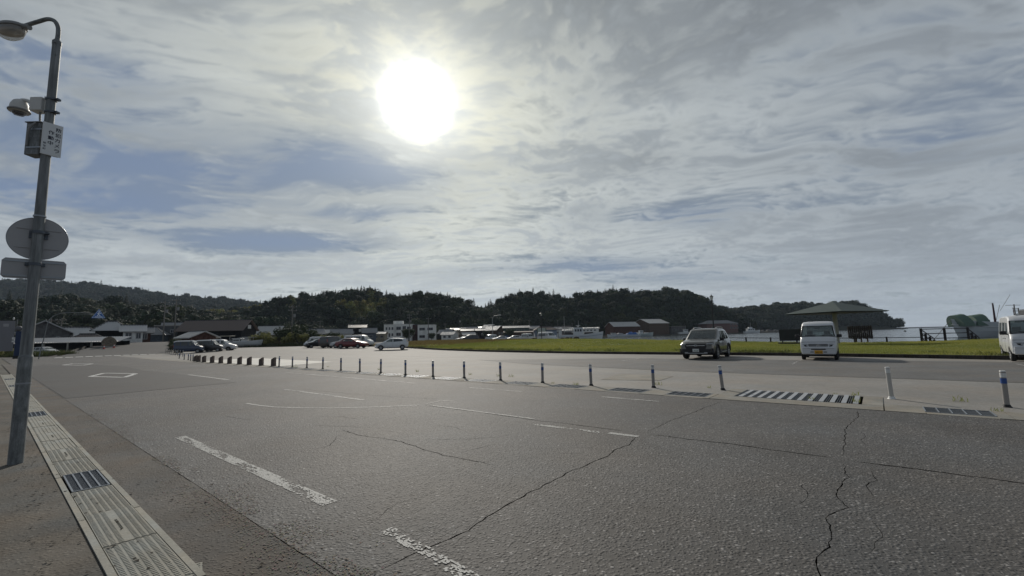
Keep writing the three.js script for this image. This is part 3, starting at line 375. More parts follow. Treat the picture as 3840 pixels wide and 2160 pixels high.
for (let i = 0; i < 9; i++) { const x = -38 - i * 1.75, z = -50.5 - i * 1.9; const b = thing('guard_post', 'thin grey guard post beside the bend of the ramp, ' + ORD[i] + ' from the near end', 'post', [x, rampY(x, z), z], 0, 'guard posts along the ramp'); mesh('post', cyl(.035, .035, .7, 8, 0, .35, 0), M.postGrey, b); mesh('cap', cyl(.03, .04, .03, 8, 0, .71, 0), M.silver, b); }

// ---------- lawn furniture ----------
M.lampBlack = std([.018, .018, .02], .5); M.lampGlass = new THREE.MeshPhysicalMaterial({ color: C(.8, .82, .82), roughness: .3, transmission: .5, thickness: 0 });
function lanternPost(label, x, y, z, h) {
  const p = thing('lantern_post', label, 'street lamp', [x, y, z], .3, 'black lantern posts on the lawn'); mesh('pole', [cyl(.055, .07, h - .5, 10, 0, (h - .5) / 2, 0), cyl(.1, .13, .25, 10, 0, .12, 0), cyl(.07, .07, .05, 10, 0, .9, 0), cyl(.065, .045, .08, 10, 0, h - .56, 0)], M.lampBlack, p);
  const l = mesh('lantern_glass', cyl(.17, .09, .36, 6, 0, h - .32, 0), M.lampGlass, p); const fr = []; for (let i = 0; i < 6; i++) { const a = i / 6 * 6.283 + .0; fr.push(bar(V(Math.sin(a) * .09, h - .5, Math.cos(a) * .09), V(Math.sin(a) * .172, h - .14, Math.cos(a) * .172), .009, 4)); } fr.push(cyl(.1, .1, .03, 6, 0, h - .51, 0)); mesh('frame', fr, M.lampBlack, l); mesh('roof', [cyl(.02, .22, .16, 6, 0, h - .06, 0), cyl(.012, .03, .1, 6, 0, h + .06, 0), new THREE.SphereGeometry(.025, 8, 6).translate(0, h + .1, 0)], M.lampBlack, p);
}
lanternPost('tall black lantern post rising behind the dark estate car', 20.17, .15, -44, 5.0);
lanternPost('black lantern post in the middle of the lawn, its lamp against the dark hill', 4.38, .6, -67, 4.4);
lanternPost('farthest and smallest black lantern post, before the village houses', -10.65, .85, -88, 4.1);
M.greenRoof = std([.075, .10, .092], .55); M.paleConcrete = std([.34, .33, .30], .85);
{
  const g = thing('shelter', 'one post shelter with a wide green shingled pyramid roof behind the white van', 'shelter', [29.7, .15, -40.3], .28);
  mesh('post', [cyl(.17, .2, 3.0, 20, 0, 1.5, 0)], M.paleConcrete, g);
  const roof = new THREE.Group(); roof.name = 'roof'; g.add(roof);
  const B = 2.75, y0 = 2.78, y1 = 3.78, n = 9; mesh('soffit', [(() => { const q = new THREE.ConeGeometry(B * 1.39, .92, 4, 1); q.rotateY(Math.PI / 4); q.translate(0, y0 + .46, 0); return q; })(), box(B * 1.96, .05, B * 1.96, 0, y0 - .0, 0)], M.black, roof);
  for (let s = 0; s < 4; s++) for (let k = 0; k < n; k++) { const f0 = k / n, f1 = (k + 1) / n, r0 = B * (1 - f0) + .03, r1 = B * (1 - f1) + .03; const ya = lerp(y0, y1, f0) + .075, yb = lerp(y0, y1, f1) + .05; const a = []; const q = [[-r0, ya, r0], [r0, ya, r0], [r1, yb, r1], [-r1, yb, r1], [-r0, ya - .045, r0], [r0, ya - .045, r0]]; tri(a, q[0], q[1], q[2]); tri(a, q[0], q[2], q[3]); tri(a, q[4], q[5], q[1]); tri(a, q[4], q[1], q[0]); const m = mesh('shingle_course', triGeo(a), M.greenRoof, roof); m.rotation.y = s * Math.PI / 2; }
  mesh('ridge_cap', [cyl(.1, .3, .12, 4, 0, y1 + .06, 0, Math.PI / 4)], M.greenRoof, roof);
}
M.darkBoard = std([.022, .025, .03], .6);
{ const b = thing('notice_board', 'dark solid board left of the white van on the lawn', 'board', [27.3, .14, -43], -.55); mesh('panel', rbox(2.1, 1.12, .12, .01, 0, .85, 0), M.darkBoard, b); mesh('leg', box(.1, .4, .1, -.8, .2, 0), M.darkBoard, b); mesh('leg', box(.1, .4, .1, .8, .2, 0), M.darkBoard, b); mesh('plinth', box(2.4, .16, .4, 0, .05, 0), M.darkBoard, b); }
{ const b = thing('slatted_sign', 'brown slatted wooden sign board with carved pale marks by the water', 'sign', [34.8, .14, -44], -.5); for (let i = 0; i < 12; i++) mesh('slat', cyl(.075, .08, 1.22 + (i % 3) * .05, 8, (i - 5.5) * .165, .95, 0), M.oldWoodDark || (M.oldWoodDark = std([.045, .036, .032], .9)), b); mesh('rail', box(2.0, .08, .06, 0, .55, .07), M.oldWoodDark, b); mesh('rail', box(2.0, .08, .06, 0, 1.35, .07), M.oldWoodDark, b); for (const x of [-.35, .05, .55]) mesh('leg', cyl(.07, .07, .5, 8, x, .22, -.08), M.oldWood, b); const mk = [[-.45, .85, .1, .12], [-.2, .9, .16, .2], [.02, .83, .09, .14], [.2, 1.0, .16, .24], [.5, .97, .22, .18], [.56, .84, .1, .08]]; M.carved = std([.22, .2, .2], .9); for (const [x, y, w, h] of mk) mesh('carved_mark', prism([[x - w / 2, y - h / 3], [x + w * .1, y - h / 2], [x + w / 2, y + h * .1], [x + w * .1, y + h / 2], [x - w * .4, y + h * .3]], .02).translate(0, 0, .07), M.carved, b); }
// low rail fence along the quay
M.fenceDark = std([.02, .018, .022], .7);
function fencePts(list) { return list; }
{ const pts = []; for (let i = 0; i < 8; i++) pts.push(P(-3 + i * 2.4, 54.6)); const f = thing('rail_fence', 'low dark post and rail fence along the quay edge of the lawn', 'fence', [0, 0, 0]); const ys = (x, z) => lotY(z) + .14 + lerp(-.10, .45, sstep(0, 40, uOf(x, z))) * .95; pts.forEach(([x, z]) => mesh('post', box(.12, .62, .12, x, ys(x, z) + .27, z, .7), M.fenceDark, f)); for (let i = 1; i < pts.length; i++) { const a = pts[i - 1], b = pts[i]; mesh('rail', bar(V(a[0], ys(...a) + .5, a[1]), V(b[0], ys(...b) + .5, b[1]), .03, 6), M.fenceDark, f); } }
{ const f = thing('stair_railing', 'dark three rail fence with sloping sides at the landing steps', 'railing', [0, 0, 0]); const T = [[38.4, -41.3], [40.5, -41.2], [42.6, -41.1]]; const post = (x, z, y, h) => mesh('post', box(.17, h, .17, x, y + h / 2, z, .6), M.fenceDark, f), rail = (a, b) => mesh('rail', beam(a, b, .06, .07), M.fenceDark, f); T.forEach(([x, z]) => post(x, z, .05, 1.3)); for (let i = 0; i < 2; i++) for (const h of [.35, .8, 1.22]) rail(V(T[i][0], h + .05, T[i][1]), V(T[i + 1][0], h + .05, T[i + 1][1])); for (const [s, k] of [[0, 0], [2, 0]]) { const [x, z] = T[s]; for (let i = 1; i < 4; i++) { post(x + i * .95, z - i * .6, -.05 - i * .3, 1.2); } for (const h of [.35, .8, 1.2]) rail(V(x, h + .05, z), V(x + 3.0, h - .9, z - 1.9)); } }
// street sign on a bent arm, boards and banner at the left end of the road
{ const s = thing('crossing_sign', 'blue triangular pedestrian crossing sign hung from a bent pole at the left', 'sign', [-58.9, 0, -54.5], .82); const p = mesh('pole', tube([V(0, 0, 0), V(.3, 2.6, 0), V(.55, 4.6, 0), V(1.0, 5.4, 0), V(1.9, 5.75, 0), V(4.0, 5.78, 0), V(4.4, 5.78, 0)], .055, 10, 40), M.galv, s); mesh('brace', bar(V(2.6, 5.5, 0), V(4.3, 5.62, 0), .03, 6), M.galv, p);
  const t = canvasTex(256, 224, (x) => { x.fillStyle = '#1f5ea8'; x.beginPath(); x.moveTo(128, 0); x.lineTo(256, 224); x.lineTo(0, 224); x.fill(); x.strokeStyle = '#d7e4f0'; x.lineWidth = 7; x.beginPath(); x.moveTo(128, 18); x.lineTo(240, 212); x.lineTo(16, 212); x.closePath(); x.stroke(); x.fillStyle = '#e6eef5'; x.beginPath(); x.arc(132, 62, 12, 0, 7); x.fill(); x.lineWidth = 15; x.strokeStyle = '#e6eef5'; x.lineCap = 'round'; x.beginPath(); x.moveTo(130, 84); x.lineTo(128, 128); x.lineTo(104, 172); x.moveTo(128, 128); x.lineTo(156, 170); x.moveTo(132, 90); x.lineTo(104, 118); x.moveTo(132, 90); x.lineTo(160, 112); x.stroke(); x.lineWidth = 7; for (const y of [176, 190, 203]) { x.beginPath(); x.moveTo(62, y); x.lineTo(196, y); x.stroke(); } });
  const g = prism([[-.72, -.6], [.72, -.6], [0, .66]], .03); g.translate(5.1, 5.72, 0); mesh('panel', g, M.blue, s); const fa = new THREE.BufferGeometry(); fa.setAttribute('position', new THREE.Float32BufferAttribute([-.7, -.59, 0, .7, -.59, 0, 0, .64, 0], 3)); fa.setAttribute('uv', new THREE.Float32BufferAttribute([0, 0, 1, 0, .5, 1], 2)); fa.computeVertexNormals(); fa.translate(5.1, 5.72, .034); mesh('symbol', fa, new THREE.MeshStandardMaterial({ map: t, roughness: .4 }), s); mesh('bracket', [bar(V(4.4, 5.78, 0), V(4.85, 5.72, 0), .03, 6)], M.galv, s); }
{ const b = thing('panel_sign', 'tall grey panel standing on posts at the left edge', 'sign', [-70.5, 0, -60.5], .85); mesh('panel', rbox(1.9, 4.2, .14, .02, 0, 3.1, 0), std([.2, .2, .215], .6), b); mesh('post', cyl(.05, .05, 5.4, 8, 1.1, 2.7, 0), M.galv, b); mesh('post', cyl(.05, .05, 1.2, 8, -.8, .6, 0), M.galv, b); mesh('sticker', box(.5, .4, .01, .1, 4.6, .08), M.signBack, b); mesh('lamp', new THREE.SphereGeometry(.16, 12, 8).scale(.6, 1.3, 1).translate(.75, 5.5, 0), M.white, b); }
{ const b = thing('blue_banner', 'narrow dark blue banner pillar beside the tall grey panel', 'banner', [-66.3, 0, -58.8], .85); mesh('panel', rbox(.85, 3.3, .25, .03, 0, 2.0, 0), std([.012, .03, .085], .6), b); mesh('plate', box(.34, .3, .05, -.55, 2.7, 0), M.white, b); mesh('plate', box(.34, .22, .05, -.55, 2.3, 0), M.white, b); mesh('head', [new THREE.SphereGeometry(.36, 12, 8).translate(-.2, 4.0, 0), new THREE.SphereGeometry(.3, 12, 8).translate(.35, 3.95, 0)], std([.12, .12, .13], .7), b); mesh('foot', box(1, .4, .4, 0, .2, 0), M.black, b); }
M.cone = std([.42, .06, .045], .6);
function cone(label, x, z) { const c = thing('traffic_cone', label, 'traffic cone', [x, rampY(x, z) + .02, z], 0, 'traffic cones beside the ramp'); mesh('body', cyl(.03, .16, .7, 12, 0, .37, 0), M.cone, c); mesh('sleeve', cyl(.075, .115, .2, 12, 0, .44, 0), M.white, c); mesh('base', rbox(.4, .04, .4, .01, 0, .02, 0), M.cone, c); }
cone('red and white traffic cone alone at the foot of the ramp', -71.2, -69.5); cone('red and white traffic cone, left of the pair below the round stone', -71.5, -76.6); cone('red and white traffic cone, right of the pair below the round stone', -71.2, -78.2);
{ const s = thing('stone_monument', 'round topped standing stone at the corner of the ramp', 'stone', [-74.4, 1.0, -80.6], .8); const q = []; for (let i = 0; i <= 12; i++) { const a = i / 12 * Math.PI; q.push([Math.cos(a) * .95, 1.0 + Math.sin(a) * 1.0]); } q.push([-.8, 0], [.8, 0]); mesh('slab', prism(q, .5, .06), groundMat(128, 1, [.48, .44, .38], .2, [800, 1, 3], { seed: 5, bump: .02, blotch: .3 }), s); mesh('plinth', box(2.4, .5, 1.1, 0, .1, .25), M.paleConcrete, s); }

// ---------- vehicles ----------
const csg = new Evaluator(); csg.useGroups = false; csg.attributes = ['position', 'normal', 'uv'];
function loft(st, nsub = 3) { // stations [x, yb, belt, top, w, wr] from rear to front -> closed body
  const xs = st.map((s) => s[0]); const S = [];
  for (let i = 0; i < st.length; i++) { S.push(st[i]); }
  const ring = (s) => { const [x, yb, bl, tp, w, wr] = s, h = []; const ym = lerp(yb, bl, .55), rr = Math.min(.07, (tp - bl) * .4); h.push([0, yb], [w * .8, yb], [w * .95, yb + .05], [w * .995, yb + (ym - yb) * .5], [w, ym], [w * .985, bl], [wr + .02, tp - rr], [wr - .03, tp - rr * .25], [wr * .7, tp], [0, tp + .012]); const o = h.map((p) => V(x, p[1], p[0])); for (let i = h.length - 2; i > 0; i--) o.push(V(x, h[i][1], -h[i][0])); return o; };
  const rings = S.map(ring), n = rings[0].length, pos = [], ix = []; rings.forEach((r) => r.forEach((p) => pos.push(p.x, p.y, p.z)));
  for (let i = 0; i < rings.length - 1; i++) for (let k = 0; k < n; k++) { const a = i * n + k, b = i * n + (k + 1) % n, c = a + n, d = b + n; ix.push(a, b, c, b, d, c); }
  for (const [i, f] of [[0, 0], [rings.length - 1, 1]]) { const c = pos.length / 3; const m = rings[i].reduce((q, p) => q.add(p), V(0, 0, 0)).multiplyScalar(1 / n); pos.push(m.x, m.y, m.z); for (let k = 0; k < n; k++) { const a = i * n + k, b = i * n + (k + 1) % n; f ? ix.push(c, a, b) : ix.push(c, b, a); } }
  let g = new THREE.BufferGeometry(); g.setAttribute('position', new THREE.Float32BufferAttribute(pos, 3)); g.setIndex(ix); g.setAttribute('uv', new THREE.Float32BufferAttribute(new Float32Array(pos.length / 3 * 2), 2)); g.computeVertexNormals();
  // outward check
  let vol = 0; for (let i = 0; i < ix.length; i += 3) { const a = V(...pos.slice(ix[i] * 3, ix[i] * 3 + 3)), b = V(...pos.slice(ix[i + 1] * 3, ix[i + 1] * 3 + 3)), c = V(...pos.slice(ix[i + 2] * 3, ix[i + 2] * 3 + 3)); vol += a.dot(b.clone().cross(c)); }
  if (vol < 0) { for (let i = 0; i < ix.length; i += 3) { const t = ix[i]; ix[i] = ix[i + 1]; ix[i + 1] = t; } g.setIndex(ix); }
  g = toCreasedNormals(g.toNonIndexed(), .6); return g;
}
const at2 = (st, x, k) => { for (let i = 0; i < st.length - 1; i++) if (x >= st[i][0] && x <= st[i + 1][0]) return lerp(st[i][k], st[i + 1][k], (x - st[i][0]) / (st[i + 1][0] - st[i][0])); return x < st[0][0] ? st[0][k] : st[st.length - 1][k]; };
const sideZ = (st, x, y) => { const bl = at2(st, x, 2), tp = at2(st, x, 3), w = at2(st, x, 4) * .985, wr = at2(st, x, 5) + .02; return lerp(w, wr, Math.min(1, Math.max(0, (y - bl) / (tp - bl - Math.min(.07, (tp - bl) * .4))))); };
M.glass = new THREE.MeshPhysicalMaterial({ color: C(.55, .62, .62), roughness: .03, transmission: .85, thickness: 0, ior: 1.5, specularIntensity: 1 });
M.tint = new THREE.MeshPhysicalMaterial({ color: C(.16, .18, .19), roughness: .03, transmission: .6, thickness: 0, ior: 1.5 });
M.chrome = std([.6, .61, .62], .15, 1); M.rim = std([.42, .43, .44], .35, .8); M.seat = std([.035, .036, .04], .9); M.trim = std([.02, .02, .022], .65);
M.lens = new THREE.MeshPhysicalMaterial({ color: C(.34, .36, .38), roughness: .08, clearcoat: 1 }); M.redLens = new THREE.MeshPhysicalMaterial({ color: C(.28, .012, .012), roughness: .12, clearcoat: 1 });
const paint = (c, o = {}) => new THREE.MeshPhysicalMaterial({ color: C(...c), roughness: .42, metalness: .05, clearcoat: .9, clearcoatRoughness: .06, ...o });
function wheelGeo(r, w, spokes) { const t = lathe([[r * .64, -w / 2], [r * .95, -w / 2], [r, -w * .36], [r, w * .36], [r * .95, w / 2], [r * .64, w / 2], [r * .6, w * .2]], 28); t.rotateX(Math.PI / 2); const rg = [cyl(r * .63, r * .63, w * .5, 24, 0, 0, -w * .1, 0, Math.PI / 2), cyl(r * .14, r * .14, w * .9, 10, 0, 0, w * .02, 0, Math.PI / 2)]; for (let i = 0; i < spokes; i++) rg.push(rbox(r * .15, r * .56, w * .2, .01, 0, r * .34, 0).translate(0, 0, w * .38).rotateZ(i / spokes * 6.283)); const ring = new THREE.TorusGeometry(r * .62, r * .035, 6, 28); ring.translate(0, 0, w * .42); const dark = cyl(r * .6, r * .6, .01, 24, 0, 0, w * .18, 0, Math.PI / 2); return [t, mg(rg.slice(1), ring), mg(rg[0], dark)]; }
function plateTex(bg, fg, small, big) { return canvasTex(256, 128, (x) => { x.fillStyle = bg; x.fillRect(0, 0, 256, 128); x.fillStyle = fg; x.textAlign = 'center'; x.font = 'bold 26px sans-serif'; x.fillText(small, 128, 34); x.font = 'bold 72px sans-serif'; x.fillText(big, 140, 108); }); }
function buildCar(name, label, s, group) {
  const g = thing(name, label, s.category || 'car', [0, 0, 0], 0, group), st = s.st, r = s.r, tw = s.tw || .2;
  let body = new Brush(loft(st)); body.updateMatrixWorld();
  const cut = (geo) => { const b = new Brush(clean(geo)); b.updateMatrixWorld(); body = csg.evaluate(body, b, SUBTRACTION); };
  const W = at2(st, 0, 4);
  for (const x of s.axles) for (const z of [1, -1]) cut(cyl(r * 1.17, r * 1.17, .36, 22, x, r * 1.02, z * (W - .1), 0, Math.PI / 2));
  const win = s.windows; // side windows: polygons in x-y
  const sideCut = win.map((p) => { const q = prism(p, W * 2 + .6); q.translate(0, 0, -W - .3); return q; }); for (const q of sideCut) cut(q);
  const fz = s.front; // windscreen & rear window: [y0, y1, half bottom, half top]
  if (fz) { const q = prism([[-fz[2], fz[0]], [fz[2], fz[0]], [fz[3], fz[1]], [-fz[3], fz[1]]], s.len + 1); q.rotateY(Math.PI / 2); q.translate(-s.len / 2 - .5, 0, 0); cut(q); }
  const bm = s.paint; const bodyMesh = mesh('body', (() => { const q = body.geometry.clone(); for (const a of Object.keys(q.attributes)) if (!['position', 'normal', 'uv'].includes(a)) q.deleteAttribute(a); return q; })(), bm, g);
  // glass
  win.forEach((p, i) => { for (const sd of [1, -1]) { const c = p.reduce((a, q) => [a[0] + q[0] / p.length, a[1] + q[1] / p.length], [0, 0]); const pts = p.map((q) => V(q[0], q[1], sd * (sideZ(st, q[0], q[1]) - .018))), cc = V(c[0], c[1], sd * (sideZ(st, c[0], c[1]) - .016)), a = []; for (let k = 0; k < pts.length; k++) { const n = pts[(k + 1) % pts.length]; tri(a, cc.toArray(), pts[k].toArray(), n.toArray()); } mesh('side_window', triGeo(a), s.tintFrom != null && i >= s.tintFrom ? M.tint : M.glass, g); } });
  const xOn = (y, front) => { const l = front ? st.length - 1 : 0, d = front ? -1 : 1; for (let i = l; i >= 0 && i < st.length - 1 + (front ? 1 : 0); i += d) { const a = st[i], b = st[i + d]; if (!b) break; if ((a[3] <= y && b[3] >= y)) return lerp(a[0], b[0], (y - a[3]) / (b[3] - a[3] || 1)); } return st[l][0]; };
  if (fz) for (const front of [true, false]) { const a = [], dx = front ? -.02 : .02; const q = (zz, t) => [xOn(lerp(fz[0], fz[1], t), front) + dx - (front ? 1 : -1) * .05 * (zz / fz[2]) ** 2 * 0, lerp(fz[0], fz[1], t), zz]; for (let k = 0; k < 4; k++) { const t0 = k / 4, t1 = (k + 1) / 4, h0 = lerp(fz[2], fz[3], t0), h1 = lerp(fz[2], fz[3], t1); tri(a, q(-h0, t0), q(h0, t0), q(h1, t1)); tri(a, q(-h0, t0), q(h1, t1), q(-h1, t1)); } const wm = mesh(front ? 'windscreen' : 'rear_window', triGeo(a), front || s.tintFrom == null ? M.glass : M.tint, g);
    if (s.blackEdge && front) { const e = []; for (const sd of [-1, 1]) e.push(beam(V(...q(sd * fz[2], 0)), V(...q(sd * fz[3], 1)), .05, .03)); e.push(beam(V(...q(-fz[2], 0)), V(...q(fz[2], 0)), .05, .03), beam(V(...q(-fz[3], 1)), V(...q(fz[3], 1)), .05, .03)); mesh('windscreen_seal', e, M.trim, wm); } }
  // cabin
  const seats = [], bl = at2(st, s.seats[0], 2); for (const x of s.seats) for (const z of [-.36, .36]) seats.push(rbox(.14, .42, .46, .05, x, bl + .02, z, 0, 0, .12), rbox(.09, .17, .26, .04, x - .06, bl + .32, z, 0, 0, .1)); mesh('seat', seats, M.seat, g);
  if (s.dash) mesh('dashboard', [rbox(.3, .12, W * 1.6, .04, s.dash, bl + .02, 0), (() => { const t = new THREE.TorusGeometry(.17, .015, 6, 20); t.rotateY(Math.PI / 2 - .4); t.translate(s.dash - .22, bl + .1, -.36); return t; })()], M.seat, g);
  // wheels
  const [tg1, rg1, dg1] = wheelGeo(r, tw, s.spokes || 7); for (const x of s.axles) for (const z of [1, -1]) { const w = new THREE.Group(); w.name = 'wheel'; w.position.set(x, r, z * (W - tw * .52)); if (z < 0) w.rotation.y = Math.PI; g.add(w); mesh('tyre', tg1, M.rubber, w); mesh('rim', rg1, s.rim || M.rim, w); mesh('brake_disc', dg1, M.trim, w); }
  mesh('underbody', [box(s.len * .9, .14, W * 1.5, 0, r * .95, 0), box(s.len * .3, .3, W * 1.3, 0, r * 1.2, 0)], M.trim, g);
  for (const z of [1, -1]) { const hl = mesh('headlight', s.headlight.map(([x, y, zz, w, h, d]) => rbox(d, h, w, .04, x, y, z * zz, z * (s.hlTurn ?? -.35), 0, .0)), M.lens, g); if (s.hlInner) mesh('lamp_unit', s.headlight.map(([x, y, zz, w, h, d]) => rbox(d, h * .6, w * .5, .03, x + .015, y - h * .05, z * (zz - w * .12), z * (s.hlTurn ?? -.35))), M.glassDark, hl); mesh('tail_light', rbox(.08, s.tail[2], s.tail[3], .02, s.tail[0], s.tail[1], z * s.tail[4]), M.redLens, g); const mx = s.mirror; mesh('mirror', [rbox(.12, .16, .2, .04, mx[0], mx[1], z * (mx[2])), box(.05, .04, .16, mx[0], mx[1] - .06, z * (mx[2] - .12))], s.mirrorMat || bm, g); for (const x of s.handles || []) mesh('door_handle', rbox(.17, .03, .03, .01, x[0], x[1], z * (sideZ(st, x[0], x[1]) + .008)), s.handleMat || bm, g); for (const x of s.seams || []) mesh('door_seam', (() => { const q = []; const y0 = .34, y1 = at2(st, x, 2), n = 5; for (let k = 0; k < n; k++) { const ya = lerp(y0, y1, k / n), yb = lerp(y0, y1, (k + 1) / n); const zz = (y) => { const yb0 = at2(st, x, 1), ym = lerp(yb0, y1, .55), w = at2(st, x, 4); return y > ym ? lerp(w, w * .985, (y - ym) / (y1 - ym)) : lerp(w * .995, w, Math.max(0, (y - yb0) / (ym - yb0))); }; q.push(beam(V(x, ya, z * zz(ya)), V(x, yb, z * zz(yb)), .012, .006)); } return q; })(), M.trim, bodyMesh); }
  if (s.extra) s.extra(g, bm, st);
  return g;
}
const T = {};
T.suv = { len: 4.64, r: .36, tw: .225, axles: [-1.32, 1.35], spokes: 5, category: 'car', hlTurn: -.5, hlInner: 1,
  st: [[-2.32, .52, .86, .98, .66, .58], [-2.27, .42, .95, 1.12, .82, .64], [-2.12, .36, .99, 1.36, .885, .66], [-1.95, .32, 1.0, 1.55, .90, .655], [-1.6, .3, 1.0, 1.63, .905, .67], [-.9, .28, .99, 1.675, .908, .72], [0, .28, .98, 1.68, .908, .73], [.38, .28, .975, 1.645, .908, .725], [.75, .28, .97, 1.42, .907, .745], [1.18, .28, .965, 1.08, .906, .80], [1.55, .28, .94, 1.045, .90, .80], [1.95, .29, .89, .985, .885, .78], [2.16, .31, .82, .925, .84, .72], [2.27, .34, .74, .85, .77, .64], [2.32, .38, .66, .76, .68, .55]],
  windows: [[[.62, 1.05], [.1, 1.05], [.06, 1.5], [.28, 1.52]], [[.0, 1.05], [-.85, 1.05], [-.82, 1.53], [-.02, 1.52]], [[-.95, 1.05], [-1.62, 1.1], [-1.45, 1.46], [-.92, 1.53]]], tintFrom: 1, front: [1.09, 1.57, .745, .645], seats: [.05, -.85], dash: .75, headlight: [[2.12, .80, .66, .34, .15, .22]], tail: [-2.2, .98, .22, .22, .72], mirror: [.72, 1.06, 1.0], mirrorMat: M.trim, handles: [[.18, .92], [-.78, .93]], seams: [.92, .05, -.92],
  paint: paint([.11, .106, .096], { metalness: .6, roughness: .34 }),
  extra: (g, bm) => { mesh('grille', [prism([[-.5, .56], [.5, .56], [.56, .72], [.5, .84], [-.5, .84], [-.56, .72]], .06).rotateY(Math.PI / 2).translate(2.27, 0, 0)], M.trim, g); const gr = g.children[g.children.length - 1]; mesh('grille_bar', [rbox(.03, .035, .96, .01, 2.34, .75, 0)], M.chrome, gr); const em = new THREE.TorusGeometry(.05, .009, 6, 24); em.scale(1.5, 1, 1); em.rotateY(Math.PI / 2); em.translate(2.355, .76, 0); const star = [[0, 0], [-.04, .02], [.04, .02], [.02, -.025], [-.03, -.02], [.06, -.01]].map(([z, y], i) => put(new THREE.OctahedronGeometry(i ? .013 : .022), 2.352, .76 + y, z)); mesh('emblem', [em, star], M.chrome, gr);
    mesh('bumper', [rbox(.14, .3, 1.5, .05, 2.26, .45, 0), rbox(.3, .3, .3, .06, 2.1, .46, .72), rbox(.3, .3, .3, .06, 2.1, .46, -.72)], M.trim, g); const b = g.children[g.children.length - 1]; mesh('skid_plate', [rbox(.08, .055, 1.0, .02, 2.33, .34, 0), rbox(.1, .1, .18, .03, 2.3, .36, .5), rbox(.1, .1, .18, .03, 2.3, .36, -.5)], std([.32, .33, .34], .35, .7), b); for (const z of [1, -1]) mesh('fog_lamp', [cyl(.055, .055, .05, 14, 2.25, .46, z * .68, 0, 0, Math.PI / 2), ...[0, 1, 2].map((k) => box(.03, .012, .22, 2.25, .57 + k * .035, z * .68, z * -.35))], M.chrome, b);
    mesh('licence_plate', rbox(.015, .165, .33, .004, 2.345, .5, 0), M.white, g); const pl = g.children[g.children.length - 1]; const f = mesh('plate_number', new THREE.PlaneGeometry(.32, .155), new THREE.MeshStandardMaterial({ map: plateTex('#c9cdca', '#16351f', '', '71-44'), roughness: .5 }), pl); f.rotation.y = Math.PI / 2; f.position.set(2.3545, .5, 0);
    for (const z of [1, -1]) for (const x of [-1.32, 1.35]) mesh('wheel_arch_trim', (() => { const t = new THREE.TorusGeometry(.435, .035, 6, 20, Math.PI * 1.05); t.rotateZ(-.08); t.translate(x, .37, z * .9); return t; })(), M.trim, g);
    for (const z of [1, -1]) { mesh('roof_rail', [tube([V(-1.55, 1.63, z * .6), V(-1.4, 1.72, z * .6), V(-.6, 1.745, z * .61), V(.1, 1.73, z * .61), V(.26, 1.66, z * .61)], .022, 8, 24)], std([.38, .38, .38], .35, .7), g); mesh('side_sill', [rbox(2.0, .14, .08, .03, 0, .34, z * .88)], M.trim, g); mesh('side_step', [rbox(1.1, .035, .03, .01, .0, .36, z * .925)], M.chrome, g); }
    mesh('wiper', [bar(V(1.2, 1.1, -.4), V(1.02, 1.16, .12), .012, 5), bar(V(1.2, 1.1, .1), V(1.02, 1.16, .55), .012, 5)], M.trim, g); mesh('hood_seam', [bar(V(1.22, 1.09, .52), V(2.1, .95, .42), .01, 5), bar(V(1.22, 1.09, -.52), V(2.1, .95, -.42), .01, 5)], M.trim, g); } };
